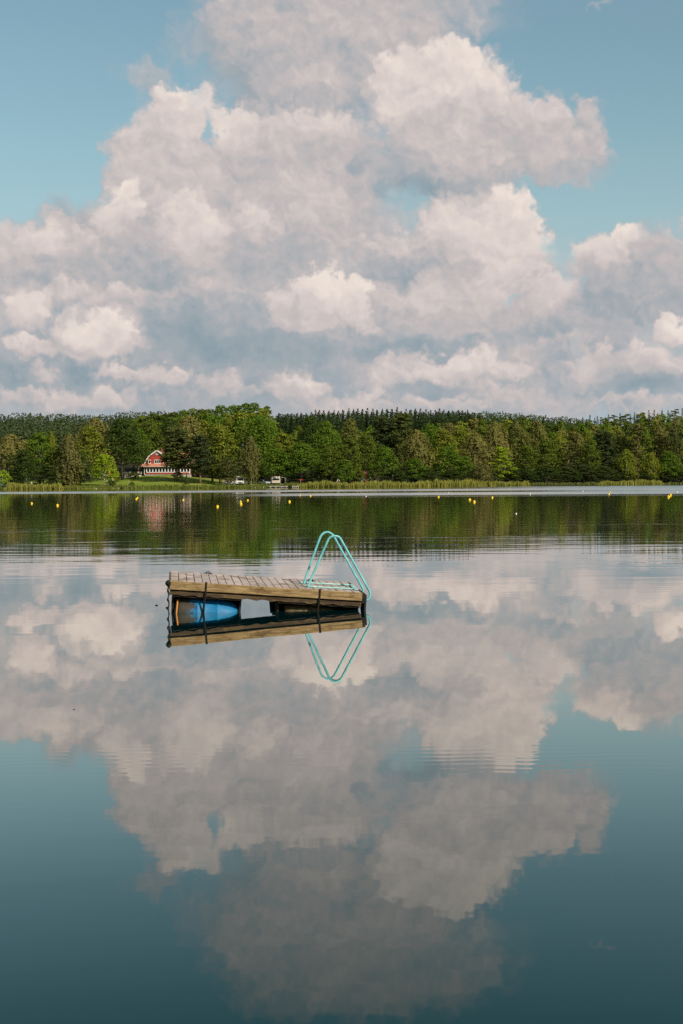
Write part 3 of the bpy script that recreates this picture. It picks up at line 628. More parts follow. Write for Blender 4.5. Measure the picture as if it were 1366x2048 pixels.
# far woods: too many and too small to tell apart
def far_wood(name, label, knots, Y0, Y1, rows, step, hmin, hmax, tn, kk, conif=.5):
    rs.seed(len(label)); out = []
    for r_ in range(rows):
        Y = Y0 + (Y1 - Y0) * r_ / max(1, rows - 1); px = knots[0][0]
        while px < knots[-1][0]:
            top = sky_y(px, knots) + (rows - 1 - r_) * (hmax - hmin) / 2.2 * 0 + (rows - 1 - r_) * kk + rs.uniform(-2, 2.5)
            p = P(px, top, Y); z = terr(p.x, Y); H = min(max(p.z - z, 9), 24); w = H * (.42 if rs.rand() < conif else .75)
            con = w < H * .5; n = 210; u = rs.uniform(0, 1, n) ** (1.25 if con else .9); d = sph(n)
            env = ((1 - u) ** .75 * w / 2 + .25) if con else (np.sqrt(np.clip(1 - (u * 1.25 - .3) ** 2, 0, 1)) * w / 2)
            q = np.stack([d[:, 0] * env, d[:, 1] * env, (u - 1) * H * .85 - .4], 1) + np.array([p.x, Y, p.z])
            out.append(cards(q, np.stack([d[:, 0], d[:, 1], np.full(n, .5)], 1), 1.35, .3)); px += step * rs.uniform(.7, 1.3)
    o = link(name, cards_mesh(name, np.vstack(out), [LEAF])); tint(o, tn); tag(o, label, 'forest', kind='stuff'); return o
far_wood('forest', 'distant dark bluish green forest covering the hill at the left', [(-60, 828), (40, 826), (130, 828), (200, 829), (215, 828), (260, 823), (300, 822), (420, 824)], 850, 1120, 7, 11, 10, 18, 'blue', 5.5, .3)
far_wood('forest', 'dark forest on the farthest hill between the spruce ridge and the right hill', [(560, 828), (900, 824), (940, 822), (1000, 823), (1040, 826), (1090, 831), (1150, 835), (1190, 838)], 900, 1320, 7, 10, 10, 18, 'dark', 4, .25)
# ------------------------------------------------------------------ reeds and bank grass
def blades(name, label, spans, mat_t, seed, ncol=9, wid=.09, cat='reeds', kk=1):
    """spans: (px0, px1, height_m, depth_m, tint scale)"""
    rs.seed(seed); out = []
    for (a_, b_, h, dep, dens, off) in spans:
        Yc = shore((a_ + b_ - 1366) / 2 / F * 440); n = int((b_ - a_) / F * Yc * dep * dens)
        px = rs.uniform(a_, b_, n); v_ = rs.uniform(0, 1, n)
        for i in range(n):
            x = (px[i] - 683) / F * 440; Y = shore(x) + off + v_[i] * dep; x = (px[i] - 683) / F * Y; z = terr(x, Y) if Y > shore(x) else -.05
            edge = min(1, (px[i] - a_) / 12 + .15, (b_ - px[i]) / 8 + .15); hh = h * edge * rs.uniform(.6, 1.12) * (.88 + .14 * math.sin(px[i] * .06) + .12 * math.sin(px[i] * .31 + 2 * math.sin(px[i] * .11))) ; w = wid * rs.uniform(.6, 1.4); an = rs.uniform(0, 3.14); lx, ly = rs.uniform(-.22, .22, 2) * hh
            c, s = math.cos(an) * w, math.sin(an) * w
            out += [(x - c, Y - s, z), (x + c, Y + s, z), (x + lx + c * .5, Y + ly + s * .5, z + hh), (x + lx - c * .5, Y + ly - s * .5, z + hh * .97)]
    o = link(name, cards_mesh(name, np.array(out), [REEDM])); o.color = (*mat_t, 1); tag(o, label, cat, kind='stuff'); return o
blades('reeds', 'golden green reed beds standing in the shallows of the far shore', [(8, 128, 1.8, 5, 16, -3), (590, 870, 1.6, 6, 14, -4), (862, 960, 2.0, 6, 14, -4), (940, 1062, 1.45, 5, 14, -4), (1196, 1330, 1.4, 6, 14, -4)], (.20, .205, .05), 3)
blades('bank_grass', 'rough green grass along the bank', [(120, 600, .75, 4.5, 10, -.8), (-20, 12, .8, 4, 10, -1), (1060, 1200, .5, 4, 8, 0), (1330, 1400, .6, 4, 8, 0), (560, 660, 1.3, 5, 9, -1)], (.105, .125, .03), 4, wid=.12, cat='grass')
# ------------------------------------------------------------------ the red house
def frame_at(px, Y):
    """local metre frame: x(px) and z(py) on the plane at distance Y, relative to an origin on the ground"""
    x0 = P(px, 950, Y).x; z0 = terr(x0, Y)
    return x0, z0, (lambda q: P(q, 950, Y).x - x0), (lambda q: P(px, q, Y).z - z0)
def window(parent, x0, x1, z0, z1, y, mull=0, fr=.12, name='window', frm=WHT):
    w = MB().box(x0, x1, y - .02, y + .06, z0, z1).build(name, GLASS, parent)
    f = MB(); f.box(x0 - fr, x0, y - .10, y + .05, z0 - fr, z1 + fr); f.box(x1, x1 + fr, y - .10, y + .05, z0 - fr, z1 + fr)
    f.box(x0, x1, y - .10, y + .05, z1, z1 + fr); f.box(x0, x1, y - .12, y + .05, z0 - fr, z0)
    for i in range(mull):
        c = x0 + (x1 - x0) * (i + 1) / (mull + 1); f.box(c - .045, c + .045, y - .08, y - .021, z0, z1)
    f.build('frame', frm, w); return w
def red_house():
    Y0 = shore(-55) + 40; x0, z0, X, Z = frame_at(331, Y0)
    h = empty('red_house', (x0, Y0, z0)); tag(h, 'red wooden two storey house with white trimmed gambrel gable and long glazed veranda', 'house')
    gx = X(312)
    # veranda
    MB().box(X(290), X(382), .12, 11.5, -1.6, Z(948.2)).build('foundation', STONE, h)
    MB().box(X(292.6), X(381), 0, .18, Z(948.2), Z(944.6)).box(X(292.6), X(381), .06, .16, Z(935.8), Z(932.8)).box(X(380.6), X(381), .2, 3, Z(948), Z(933)).build('veranda_wall', RED, h)
    px = 293.4; k = 0
    while px < 379:
        q = px + 6.15; w = MB().box(X(px) + .14, X(q) - .14, .10, .14, Z(944.4), Z(936.2)).build('window', GLASS, h)
        MB().box(X(px) - .13, X(px) + .14, -.03, .17, Z(944.6), Z(935.8)).box(X(px) + .14, X(q) - .13, -.01, .15, Z(944.6) - .09, Z(944.3) + .04).box(X(px) + .14, X(q) - .13, .0, .15, Z(936.2), Z(935.8) + .04).build('frame', WHT, w)
        px = q; k += 1
    MB().box(X(px) - .13, X(px) + .16, -.03, .17, Z(947.8), Z(932.9)).box(X(288.4), X(289.4), .0, .16, Z(949), Z(933)).box(X(288.4), X(292.4), .02, .10, Z(947.9) - .1, Z(947.9)).build('corner_post', WHT, h)
    ez, tz = Z(933.1), Z(927.6)
    MB().prismx([(-.75, ez), (-.75, ez + .16), (3.3, tz + .18), (3.3, tz)], X(282.6), X(385)).build('veranda_roof', TILE, h)
    MB().box(X(283), X(384.6), -.79, -.752, ez - .08, ez + .05).build('gutter', CREAM, h)
    # gable wing
    bz = Z(929); pts = [(gx - 3.45, bz - 3), (gx + 3.45, bz - 3), (gx + 3.45, Z(926)), (gx + 2.35, Z(911.5)), (gx, Z(901)), (gx - 2.35, Z(911.5)), (gx - 3.45, Z(926))]
    MB().prism(pts, 3, 12).build('gable_wall', RED, h)
    def strip(a, b_, th, y0, y1, m_, nm, par=h):
        d = Vector((b_[0] - a[0], 0, b_[1] - a[1])).normalized(); n_ = Vector((-d.z, 0, d.x)); n_ = n_ if n_.z > 0 else -n_
        q = [(a[0], a[1]), (b_[0], b_[1]), (b_[0] + n_.x * th, b_[1] + n_.z * th), (a[0] + n_.x * th, a[1] + n_.z * th)]
        return MB().prism(q, y0, y1).build(nm, m_, par)
    prof = [(gx - 3.95, Z(927.5)), (gx - 2.55, Z(912)), (gx, Z(900.3)), (gx + 2.55, Z(912)), (gx + 3.95, Z(927.5))]
    for a, b_ in zip(prof, prof[1:]):
        strip((a[0], a[1] - .16), (b_[0], b_[1] - .16), .14, 2.62, 12.4, TILE, 'roof'); strip((a[0], a[1] - .2), (b_[0], b_[1] - .2), .33, 2.46, 2.6, WHT, 'bargeboard')
    window(h, X(295.2), X(298.6), Z(926.2), Z(920), 2.98, 0, .13); window(h, X(307), X(317.6), Z(926.2), Z(919.8), 2.98, 2, .13); window(h, X(325.4), X(328.8), Z(926.2), Z(920), 2.98, 0, .13)
    window(h, X(310.4), X(313.6), Z(908.6), Z(906.4), 2.98, 0, .14)
    # long wing with mansard roof parallel to the shore
    xa, xb = gx + 2.8, X(383)
    MB().box(xa, xb - .3, 3.6, 12, bz - 3, Z(927.5)).build('wall', RED, h)
    MB().prismx([(3.2, Z(928.4)), (4.6, Z(911)), (8, Z(902)), (11.4, Z(911)), (12.6, Z(928.4))], xa, xb).build('roof', TILE, h)
    MB().prismx([(3.05, Z(928.8)), (4.45, Z(910.5)), (8, Z(901)), (11.5, Z(910.5)), (12.8, Z(928.8)), (12.5, Z(928.9)), (11.2, Z(911.6)), (8, Z(903)), (4.8, Z(911.6)), (3.4, Z(928.9))], xb + .01, xb + .25).build('bargeboard', WHT, h)
    for c in (346, 373.5):
        d = MB().box(X(c - 5), X(c + 5), 3.0, 6, Z(928), Z(917)).build('dormer', RED, h)
        window(d, X(c - 2.8), X(c + 2.8), Z(926.4), Z(919.2), 2.98, 1, .16)
        MB().prism([(X(c - 6.2), Z(917)), (X(c + 6.2), Z(917)), (X(c), Z(911.8))], 2.7, 7.5).build('dormer_roof', TILE, d)
        MB().prism([(X(c - 6.4), Z(917.4)), (X(c - 5.2), Z(917.4)), (X(c), Z(912.9)), (X(c + 5.2), Z(917.4)), (X(c + 6.4), Z(917.4)), (X(c), Z(911.2))], 2.6, 2.69).build('trim', WHT, d)
    ch = MB().box(X(317), X(322.6), 7.4, 8.6, Z(908), Z(896.6)).build('chimney', BRICK, h); MB().box(X(316.5), X(323.1), 7.3, 8.7, Z(896.6) + .005, Z(895.6)).build('cap', BRICK, ch)
    ch = MB().box(X(331.6), X(335.6), 7.6, 8.4, Z(908), Z(898.6)).build('chimney', WHT, h)
    MB().box(X(290.6), X(292.2), .5, 3, Z(948), Z(934)).build('side_wall', RED, h)
red_house()
def small_house(name, label, px0, px1, ytop, yeave, ybase, back, wall, roofm, wins=2, gable_front=False):
    c = (px0 + px1) / 2; xx = (c - 683) / F * 445; Y = shore(xx) + back; x0, z0, X, Z = frame_at(c, Y)
    h = empty(name, (x0, Y, z0)); tag(h, label, 'cottage'); a, b_ = X(px0), X(px1); D = 5
    MB().box(a, b_, 0, D, -1.2, Z(yeave)).build('wall', wall, h)
    o = .35
    if gable_front:
        MB().prism([(a, Z(yeave)), (b_, Z(yeave)), (0, Z(ytop) - .1)], .02, D).build('gable', wall, h)
        for s in (-1, 1): MB().prism([(0, Z(ytop)), (s * (b_ + o), Z(yeave) - .1), (s * (b_ + o), Z(yeave) + .1), (0, Z(ytop) + .2)][::s], -.3, D + .3).build('roof', roofm, h)
    else:
        MB().prismx([(-o, Z(yeave)), (D / 2, Z(ytop)), (D + o, Z(yeave))], a - o, b_ + o).build('roof', roofm, h)
    for s in (a, b_): MB().box(s - .1, s + .1, -.06, -.004, -.3, Z(yeave) - .02).build('corner_board', WHT, h)
    for i in range(wins):
        cc = a + (b_ - a) * (i + .5) / wins; zz = Z(yeave) * .55; window(h, cc - .35, cc + .35, zz - .4, zz + .45, -.03, 1, .1)
    return h
small_house('cottage', 'small red cottage with white corners half hidden under the trees behind the centre reeds', 724, 756, 941.5, 948.5, 960, 13, RED, TILED, 3)
small_house('cottage', 'cottage whose red gable peeps from the dark gap right of the low round green tree', 786, 806, 927, 932.5, 958, 19, BRICK, TILE, 1, True)
small_house('cottage', 'cottage with bright tiled roof just showing above the small lime green tree', 211, 225, 906, 912, 950, 52, RED, TILE, 2)
small_house('cottage', 'white cottage wall glimpsed through leaves at the left edge of the shore', -4, 11, 936, 941, 956, 24, WHT, DARK, 1)
# cream terrace wall
def wall_piece():
    Y = shore(-62) + 38; x0, z0, X, Z = frame_at(268, Y)
    h = empty('garden_wall', (x0, Y, z0)); tag(h, 'low cream plastered garden wall between the big dark oak and the red house', 'wall')
    MB().box(X(249), X(283), 0, .3, -.8, Z(944.6)).build('wall', CREAM, h); MB().box(X(248.5), X(283.5), -.06, .36, Z(944.6) + .003, Z(943.8)).build('coping', WHT, h)
wall_piece()
# ------------------------------------------------------------------ vehicles and camping things
def wheel(x, y, r, parent, w=.2):
    o = MB().tube([(x - w / 2, y, r), (x + w / 2, y, r)], r, 14).build('wheel', BLK, parent); MB().tube([(x - w / 2 - .01, y, r), (x + w / 2 + .01, y, r)], r * .5, 10).build('rim', WHT, o); return o
def place(px, back, name, label, cat, rz=0):
    xx = (px - 683) / F * 435; Y = shore(xx) + back; x = (px - 683) / F * Y; p = P(px, 960, Y); e = empty(name, (p.x, Y, terr(p.x, Y)), rz); tag(e, label, cat); return e
def camper():
    e = place(479.8, 13, 'camper_van', 'white camper van facing the lake with dark windscreen, parked left of the slender weeping birch', 'camper van', R(-6))
    bevel(MB().prismx([(0, .45), (-.05, 1.15), (.35, 1.35), (.75, 2.05), (.45, 2.3), (.7, 2.62), (5.2, 2.62), (5.2, .4)], -1.12, 1.12).build('body', WHT, e), .05)
    MB().prismx([(.33, 1.38), (.30, 1.40), (.69, 2.04), (.72, 2.02)], -.92, .92).build('windscreen', GLASS, e)
    for s in (-1, 1):
        MB().box(s * .85 - .15, s * .85 + .15, -.09, -.03, .72, .95).build('headlight', CREAM, e); wheel(s * .98, .85, .33, e); wheel(s * .98, 4.0, .33, e)
        MB().box(s * 1.125 - .01, s * 1.125 + .01, .8, 1.5, 1.35, 1.95).build('side_window', GLASS, e)
    MB().box(-1.0, 1.0, -.12, -.04, .4, .62).build('bumper', BLK, e); MB().box(-.5, .5, -.08, -.045, .75, .95).build('grille', BLK, e)
camper()
def caravan():
    e = place(552, 14, 'caravan', 'cream caravan with dark front window and awning parked under the trees at the jetty', 'caravan', R(8))
    bevel(MB().prismx([(0, .5), (-.12, 1.2), (.1, 2.3), (.4, 2.55), (5, 2.55), (5.1, .5)], -1.3, 1.3).build('body', CREAM, e), .08)
    MB().box(-1.0, 1.0, -.14, -.05, 1.35, 1.95).build('window', GLASS, e); wheel(-1.15, 2.4, .34, e); wheel(1.15, 2.4, .34, e)
    aw = MB().prism([(1.35, 2.35), (3.0, 1.95), (3.0, 2.05), (1.35, 2.45)], .2, 3.2).build('awning', CREAM, e)
    for y in (.3, 3.1): MB().tube([(2.95, y, 0), (2.95, y, 1.97)], .03, 6).build('pole', WHT, aw)
    MB().box(-.5, .5, -.9, -.15, .35, .5).build('drawbar', BLK, e)
caravan()
def car(px, back, label, rz, paint):
    e = place(px, back, 'parked_car', label, 'car', rz)
    bevel(MB().prismx([(-2.1, .35), (-2.1, .8), (-1.1, .95), (-.5, 1.42), (1.0, 1.45), (1.8, .98), (2.1, .9), (2.1, .35)], -.85, .85).build('body', paint, e), .06)
    MB().prismx([(-1.12, .99), (-.56, 1.39), (-.60, 1.41), (-1.18, 1.0)], -.7, .7).build('windscreen', GLASS, e)
    for s in (-1, 1):
        MB().prismx([(-.9, .98), (-.45, 1.36), (.95, 1.38), (1.6, .99)], s * .853 - .006, s * .853 + .006).build('side_window', GLASS, e)
        MB().box(s * .6 - .16, s * .6 + .16, -2.13, -2.08, .62, .76).build('headlight', CREAM, e)
        for y in (-1.35, 1.3): wheel(s * .78, y, .31, e, .18)
car(461.5, 14, 'small white car half hidden behind the low spreading pine', R(70), WHT)
car(529, 16, 'pale car parked in the shade between the weeping birch and the caravan', R(35), mat('silver_paint', col=(.42, .46, .50), rough=.35, metal=.3))
def boat_hull(e, L, Wd, H, m_, nm='hull'):
    b_ = MB(); n = 12; vs = []
    for i in range(n + 1):
        u = i / n; w = Wd / 2 * math.sin(math.pi * min(.5, u * .62 + .04) if u < .75 else math.pi * (.5 + .46 * ((u - .75) / .25) ** 1.4)) ** .8; z = H * (1 + .25 * (2 * u - 1) ** 2)
        vs += [(L * (u - .5), -w, z), (L * (u - .5), -w * .7, H * .25), (L * (u - .5), 0, .02), (L * (u - .5), w * .7, H * .25), (L * (u - .5), w, z)]
    fs = [(i * 5 + k, i * 5 + k + 1, (i + 1) * 5 + k + 1, (i + 1) * 5 + k) for i in range(n) for k in range(4)] + [(0, 1, 2, 3, 4), tuple(n * 5 + k for k in (4, 3, 2, 1, 0))]
    o = b_.add(vs, fs).build(nm, m_, e); s_ = o.modifiers.new('s', 'SOLIDIFY'); s_.thickness = .04; return o
e = place(570, 6, 'rowing_boat', 'small white rowing boat pulled up on the bank beside the jetty', 'boat', R(12)); boat_hull(e, 3.2, 1.2, .45, WHT)
for q in (-.6, .5): MB().box(q - .12, q + .12, -.52, .52, .33, .36).build('thwart', GREYW, e)
e = place(608, 13, 'kayak_rack', 'low wooden rack behind the reeds holding the orange kayak', 'rack')
for q in (-1.0, 1.0):
    for y in (-.3, .3): MB().box(q - .05, q + .05, y - .05, y + .05, -.3, 1.15).build('post', GREYW, e)
    MB().box(q - .05, q + .05, -.4, .4, 1.152, 1.22).build('crossbar', GREYW, e)
kz = e.location.z + 1.225
k_ = place(608, 13, 'kayak', 'orange red kayak lying behind the left end of the centre reed bed', 'kayak'); k_.location.z = kz
m_ = MB(); n = 14; ring = 8; vs = []
for i in range(n + 1):
    u = i / n; r_ = math.sin(math.pi * (u * .97 + .015)) ** .6
    vs += [(3.2 * (u - .5), math.cos(6.283 * k / ring) * .32 * r_, .2 + math.sin(6.283 * k / ring) * .2 * r_ + .12 * (2 * u - 1) ** 4) for k in range(ring)]
m_.add(vs, [(i * ring + k, i * ring + (k + 1) % ring, (i + 1) * ring + (k + 1) % ring, (i + 1) * ring + k) for i in range(n) for k in range(ring)] + [tuple(range(ring)), tuple(n * ring + k for k in range(ring))[::-1]])
m_.build('hull', ORR, k_, smooth=True); MB().tube([(-.35, 0, .385), (.35, 0, .385)], .16, 10).build('cockpit', BLK, k_)
def jetty(px0, px1, py, label, back=-1.5):
    c = (px0 + px1) / 2; xx = (c - 683) / F * 440; Y = shore(xx) + back; x0, z0, X, Z = frame_at(c, Y); zt = .42
    h = empty('jetty', (x0, Y, 0)); tag(h, label, 'jetty'); m_ = MB(); a, b_ = X(px0), X(px1); n = int((b_ - a) / .2)
    for i in range(n): m_.box(a + (b_ - a) * i / n, a + (b_ - a) * (i + .9) / n, -.8, .8, zt - .04, zt)
    m_.build('deck', GREYW, h); MB().box(a, b_, -.78, -.7, zt - .18, zt - .043).box(a, b_, .7, .78, zt - .18, zt - .043).build('beam', GREYW, h)
    for i in range(4):
        q = a + (b_ - a) * (i + .3) / 3.6
        for y in (-.74, .74): MB().tube([(q, y, -1), (q, y, zt - .045)], .06, 8).build('post', GREYW, h)
jetty(538, 576, 969, 'long grey wooden jetty along the bank below the caravan')
jetty(584, 598, 971, 'short pale jetty at the left end of the centre reed bed', -5)
def post(px, py0, back, hgt, label, m_=GREYW, r=.06):
    xx = (px - 683) / F * 440; Y = shore(xx) + back; p = P(px, py0, Y); z = max(terr(p.x, Y), -.3)
    tag(MB().tube([(0, 0, -.3), (.02, 0, hgt * .5), (0, 0, hgt)], [r, r, r * .9], 8).build('post', m_, None, (p.x, Y, z)), label, 'post')
post(217.5, 960, 4, 1.5, 'pale post on the bank beside the small lime green tree', WHT, .07)
post(214, 958, 5, 1.9, 'thin leaning stake right beside the trunk of the small lime green tree')
post(257.5, 960, 3.5, 1.5, 'thin pale post on the bank left of the small round bush')
post(63, 960, 3.5, 1.7, 'stout weathered post rising out of the left reed bed', CREAM, .22)
post(225, 945, 22, 1.6, 'whitish post on the lawn between the lime green tree and the dark oak', CREAM, .12)
e = place(677, 17, 'tent', 'small pale tent pitched under the trees in the middle of the far shore', 'tent', R(15))
MB().prism([(-1.1, 0), (1.1, 0), (0, 2.1)], 0, 2.4).build('canopy', CREAM, e); MB().prism([(-.35, .0), (.35, 0), (0, 1.5)], -.02, -.004).build('flap', BLK, e)
# lawn stones along the bank
rs.seed(9); m_ = MB()
for i in range(70):
    px = rs.uniform(500, 548) if i < 40 else rs.uniform(195, 300); x = (px - 683) / F * 420; Y = shore(x) + rs.uniform(.6, 2.4); r_ = rs.uniform(.12, .32); z = terr(x, Y)
    m_.add([(x + sx * r_ * rs.uniform(.6, 1), Y + sy * r_ * rs.uniform(.6, 1), z + (sz * .7) * r_ * rs.uniform(.5, .9)) for sx in (-1, 1) for sy in (-1, 1) for sz in (-1, 1)], [(0, 1, 3, 2), (4, 6, 7, 5), (0, 4, 5, 1), (2, 3, 7, 6), (0, 2, 6, 4), (1, 5, 7, 3)])
tag(m_.build('stones', STONE), 'pale stones scattered along the bank', 'stones', kind='stuff')
# ------------------------------------------------------------------ buoys
m_ = MB(); pr = [(-.13, .02), (-.115, .07), (-.07, .115), (-.01, .135), (.05, .135), (.10, .11), (.135, .07), (.15, .035), (.18, .03), (.19, .0)]
m_.tube([(0, 0, z) for z, r_ in pr], [max(r_, .002) for z, r_ in pr], 16); BU = m_.mesh('buoy_body', YEL, True); BUW = m_.mesh('white_buoy_body', WHT, True)
m_ = MB(); m_.tube([(math.cos(a) * .035, 0, .215 + math.sin(a) * .035) for a in np.linspace(0, 6.28, 13)], .01, 6); RG = m_.mesh('buoy_ring', BLK)
def buoy(px, py, label, white=False, s=1.0):
    p = on_water(px, py); e = empty('buoy', (p.x, p.y, 0)); e.scale = (s * (.55 if white else .75),) * 3; link('float', BUW if white else BU, e); link('ring', RG, e); tag(e, label, 'buoy', 'bathing area buoys'); e.rotation_euler = (rnd.uniform(-.15, .15), rnd.uniform(-.15, .15), rnd.uniform(0, 6))
for q in [(63.5, 1007, 'yellow buoy at the far left, nearest the left edge of the lake', 0, 1.0), (115, 1011, 'yellow buoy second from the left edge, right of the leftmost one', 0, 1.1), (272.5, 998.5, 'front yellow buoy of the touching pair left of the house reflection', 0, 1.05), (275, 996, 'yellow buoy touching its twin from behind, left of the house reflection', 0, 1.05),
          (366.5, 1000, 'yellow buoy floating over the right part of the house reflection', 0, .95), (435, 1013.5, 'yellow buoy nearest the camera, right of the house reflection', 0, 1.05), (482, 1008.5, 'yellow buoy below the reflection of the camper van, front one of the pair', 0, 1.15), (481.5, 1004, 'yellow buoy below the reflection of the camper van, rear one of the pair', 0, 1.05), (495.5, 1001, 'yellow buoy just right of the camper van reflection', 0, 1.0),
          (579, 1003.5, 'yellow buoy alone at the lower edge of the second ruffled band, left of the ladder', 0, 1.15), (600, 991, 'tiny yellow buoy in the second ruffled band, left one of two above the ladder', 0, 1.0), (621, 992, 'tiny yellow buoy in the second ruffled band, right one of two above the ladder', 0, 1.15), (732, 993, 'small whitish buoy in the second ruffled band right of the ladder', 1, 1.1),
          (877, 994, 'leftmost of the bright yellow buoys right of the ladder', 0, 1.15), (939.5, 1000, 'yellow buoy left of its close neighbour in the right half of the lake', 0, 1.25), (948.5, 1004, 'yellow buoy in front of its close neighbour in the right half of the lake', 0, 1.2), (984.5, 995.5, 'yellow buoy right of the close pair, under the waterside willow bush', 0, 1.15),
          (1218, 989, 'yellow buoy with a smaller greenish one right behind it, towards the right', 0, 1.3), (1220, 984.5, 'small yellow buoy right behind a larger one, towards the right', 0, 1.2), (1337, 994, 'yellow buoy near the right edge, front one of the pair', 0, 1.45), (1341, 990.5, 'yellow buoy near the right edge, rear one of the pair', 0, 1.45),
          (1166, 983, 'white speck of a buoy in ruffled water left of two yellow ones', 1, 1.2), (1355, 984.5, 'white speck of a buoy in the ruffled water by the right edge', 1, 1.4), (1060.5, 988.5, 'white speck of a buoy in the ruffled water below the right end of the reeds', 1, 1.2), (897, 986, 'tiny pale buoy in the ruffled band above the leftmost right hand buoy', 1, 1.0), (1032.5, 1027.5, 'single white float on the dark tree reflection in the right half', 1, .6)]:
    buoy(q[0], q[1], q[2], bool(q[3]), q[4])
# ------------------------------------------------------------------ the swimming raft
O = Vector((-2.63318, 21.82315, .50411)); Pa = Vector((.3153524, 22.17096811, .27250522)); Pb = Vector((-2.86953599, 23.84789061, .53585045))
ea = (Pa - O).normalized(); eb = (Pb - O); eb = (eb - ea * eb.dot(ea)).normalized(); en = ea.cross(eb); LEN, WID = (Pa - O).length, (Pb - O).length
raft = empty('swimming_raft', O); MR = Matrix((ea, eb, en)).transposed().to_4x4(); MR.translation = O; raft.matrix_world = MR
tag(raft, 'tilted wooden swimming raft with turquoise ladder and blue barrel floats on the calm lake', 'raft')
MI = MR.inverted(); roc = MI @ CAM
def loc_ray(px, py): return (MI.to_3x3() @ ray(px, py))
def on_t(px, py, t):
    d = loc_ray(px, py); k = (t - roc.y) / d.y; return roc + d * k
def on_n(px, py, n=0):
    d = loc_ray(px, py); k = (n - roc.z) / d.z; return roc + d * k
rnd2 = random.Random(4); m_ = MB(); NP = 24; pw = LEN / NP
for i in range(NP):
    a = i * pw + .004; b_ = (i + 1) * pw - .005; dz = rnd2.uniform(-.003, .003); e0 = rnd2.uniform(-.012, .012)
    for k in range(1): m_.box(a, b_, .046, WID + e0, -.03 + dz, 0 + dz)
o = bevel(m_.build('deck', DECK, raft), .004, 1)
bevel(MB().box(-.004, LEN + .004, 0, .044, -.127, .003).build('front_beam', BEAM, raft), .006, 2)
m_ = MB(); n = 40                                     # worn lower beam with an uneven underside
vs = []
for i in range(n + 1):
    s_ = LEN * i / n; zb = -.212 + .008 * math.sin(i * 1.7) + .006 * math.sin(i * 4.1); vs += [(s_, .03, -.148), (s_, .085, -.148), (s_, .085, zb), (s_, .03, zb)]
m_.add(vs, [(i * 4 + k, (i + 1) * 4 + k, (i + 1) * 4 + (k + 1) % 4, i * 4 + (k + 1) % 4) for i in range(n) for k in range(4)] + [(0, 1, 2, 3), (n * 4 + 3, n * 4 + 2, n * 4 + 1, n * 4)])
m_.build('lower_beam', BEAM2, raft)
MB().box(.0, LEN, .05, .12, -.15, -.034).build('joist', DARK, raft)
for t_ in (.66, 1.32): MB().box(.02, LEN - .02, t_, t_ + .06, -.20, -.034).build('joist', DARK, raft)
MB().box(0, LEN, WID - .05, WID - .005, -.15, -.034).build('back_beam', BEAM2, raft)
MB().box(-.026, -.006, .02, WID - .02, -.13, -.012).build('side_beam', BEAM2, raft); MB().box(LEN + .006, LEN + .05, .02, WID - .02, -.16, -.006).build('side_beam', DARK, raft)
def sx(px): return (px - 341) / 383.5 * LEN
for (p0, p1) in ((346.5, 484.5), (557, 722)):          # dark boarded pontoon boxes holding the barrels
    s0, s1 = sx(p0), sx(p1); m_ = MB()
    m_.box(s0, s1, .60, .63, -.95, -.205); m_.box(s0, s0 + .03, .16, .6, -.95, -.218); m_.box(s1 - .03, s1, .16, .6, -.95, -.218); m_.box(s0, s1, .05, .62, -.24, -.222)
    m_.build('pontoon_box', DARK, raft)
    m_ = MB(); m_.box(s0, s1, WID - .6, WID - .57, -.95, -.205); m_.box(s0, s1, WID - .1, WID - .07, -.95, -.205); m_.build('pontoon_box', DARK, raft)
def barrel(name, L, r_, m__):
    pr = [(-.004, .02), (.0, .80), (.02, .9), (.06, .955), (.12, .985), (.25, 1), (.32, 1), (.335, 1.035), (.36, 1.035), (.375, 1), (.5, 1), (.62, 1), (.635, 1.035), (.66, 1.035), (.675, .995), (.78, .965), (.87, .88), (.94, .74), (.985, .55), (1, .45), (1.004, .02)]
    mb = MB(); mb.tube([(-L / 2 + L * u, 0, 0) for u, q in pr], [r_ * q for u, q in pr], 40); return mb.build(name, m__, raft, smooth=True)
bar = barrel('barrel', sx(484) - sx(352), .28, BLUE); bar.location = ((sx(484) + sx(352)) / 2, .33, -.535); bar.rotation_euler = (0, R(2.2), 0)
ob = MB(); s_ = bar.location; k0 = -(sx(484) - sx(352)) / 2 + .035
ob.tube([(k0, math.cos(a) * .285, math.sin(a) * .285) for a in np.linspace(R(130), R(250), 14)], .012, 6); ob.build('strap', ORANGE, bar)
MB().box(.36, .44, -.26, -.2, -.05, -.03).build('label', WHT, bar)
bar2 = barrel('barrel', .95, .27, SLIME); bar2.location = (sx(618) + .12, .33, -.535); bar2.rotation_euler = (0, R(1), 0)
for px_ in (411.5, 639):
    s_ = sx(px_); MB().box(s_ - .013, s_ + .013, -.012, -.002, -.17, .006).box(s_ - .017, s_ + .017, -.01, .08, .0075, .012).tube([(s_ - .005, .005, -.16), (s_ - .012, .02, -.3), (s_ - .012, .05, -.6), (s_, .1, -.95)], .017, 8).build('strap', STRAP, raft)
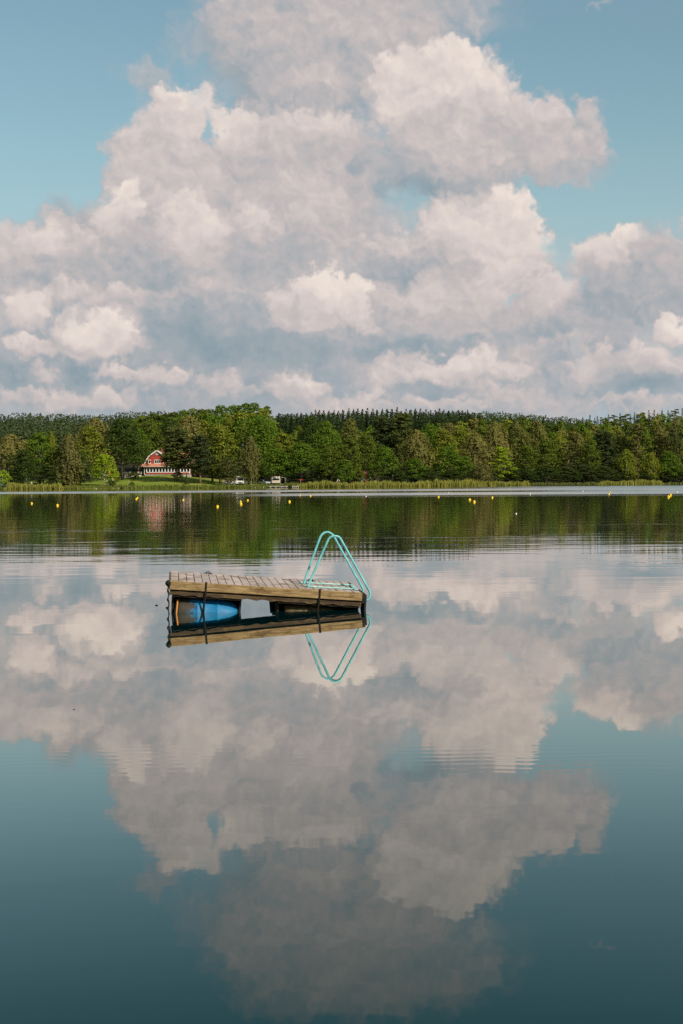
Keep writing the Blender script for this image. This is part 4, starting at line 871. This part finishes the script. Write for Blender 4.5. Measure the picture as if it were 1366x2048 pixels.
# hanging mooring rope at the left corner, knobbly with weed
def loc(p): return MI @ p
w0 = MR @ Vector((-.035, .02, -.02)); m_ = MB(); pts = [w0 + Vector((.012 * math.sin(i * 1.9), 0, -i * .045)) for i in range(16)]
m_.tube([loc(p) for p in pts], [.013 + .007 * math.sin(i * 2.3) for i in range(16)], 8); m_.build('mooring_rope', ROPE, raft, smooth=True)
m_ = MB(); c = Vector((-.035, .0, -.035)); m_.tube([c + Vector((0, 0, .05 - i * .02)) for i in range(6)], [.012, .035, .045, .045, .032, .01], 10); m_.build('knot', ROPE, raft, smooth=True)
for (px_, py_) in ((416, 1147.5), (621, 1162)):
    c = on_n(px_, py_, .0); m_ = MB(); m_.tube([c + Vector((math.cos(a) * .04, 0, .004 + abs(math.sin(a)) * .03)) for a in np.linspace(0, 3.14, 10)], .008, 6); m_.box(c.x - .075, c.x + .075, c.y - .02, c.y + .02, .003, .012); m_.build('mooring_ring', BLK, raft)
m_ = MB(); m_.box(LEN + .052, LEN + .085, .05, .5, -.40, -.03); bevel(m_.build('bumper', BLK, raft), .01)
# turquoise ladder
lad = empty('ladder', (0, 0, 0)); lad.parent = raft
def smoothpath(pts, k=3):
    pts = [Vector(p) for p in pts]
    for _ in range(k):
        q = [pts[0]]
        for a, b_ in zip(pts, pts[1:]): q += [a.lerp(b_, .25), a.lerp(b_, .75)]
        q.append(pts[-1]); pts = q
    return pts
fn = on_n(615.6, 1173, .015); ff = on_n(608.3, 1166.8, .015)
near = [(615.6, 1173), (622, 1158), (655, 1082), (659.5, 1074.5), (669.6, 1071.5), (679, 1074), (684, 1083), (735.5, 1176), (740.5, 1185), (739.5, 1194), (735, 1201), (722, 1203.5)]
farr = [(608.3, 1166.8), (613, 1150), (638, 1080), (643, 1069), (653.8, 1063), (665, 1068), (670, 1077), (721, 1169), (726, 1177), (726, 1184), (722, 1190), (712, 1192)]
for pts, t_ in ((near, fn.y), (farr, ff.y)):
    path = smoothpath([on_t(a, b_, t_) for a, b_ in pts]); MB().tube(path, .0185, 12).build('handrail', TURQ, lad, smooth=True)
zz = .014
def bar_n(a, b_, r_=.013):
    return MB().tube([on_n(*a, zz), on_n(*b_, zz)], r_, 8)
bar_n((611, 1172.4), (716, 1178.5)).build('base_rail', TURQW, lad); bar_n((598, 1164.6), (703, 1170.4)).build('base_rail', TURQW, lad)
c1, c2, c3, c4 = on_n(699, 1169.8, .016), on_n(705, 1169.8, .016), on_n(717, 1179.3, .016), on_n(708, 1179.3, .016)
MB().add([c1, c2, c3, c4] + [c + Vector((0, 0, .012)) for c in (c1, c2, c3, c4)], [(3, 2, 1, 0), (4, 5, 6, 7), (0, 1, 5, 4), (1, 2, 6, 5), (2, 3, 7, 6), (3, 0, 4, 7)]).build('base_plate', TURQW, lad)
for k in range(3):
    z_ = -.52 - .26 * k; MB().box(LEN + .09, LEN + .22, fn.y, ff.y, z_ - .02, z_).build('step', TURQ, lad)
for t_ in (fn.y, ff.y): MB().tube([(LEN + .155, t_, -.4), (LEN + .155, t_, -.85)], .018, 8).build('side_rail', TURQ, lad)
# small bits floating near the raft
def bit(px, py, L, label):
    p = on_water(px, py); m_ = MB(); m_.tube([(-L / 2, 0, .0), (-L * .2, L * .1, L * .12), (L * .25, 0, L * .12), (L / 2, 0, 0)], [L * .08, L * .2, L * .2, L * .08], 8); tag(m_.build('driftwood', DARK, None, (p.x, p.y, 0), smooth=True), label, 'driftwood')
bit(313, 1211, .045, 'tiny dark bit of driftwood floating farthest left of the raft'); bit(334.5, 1216, .055, 'tiny dark bit of driftwood floating close to the hanging rope of the raft'); bit(148, 1419, .016, 'speck of driftwood alone on the cloud reflection at the lower left')
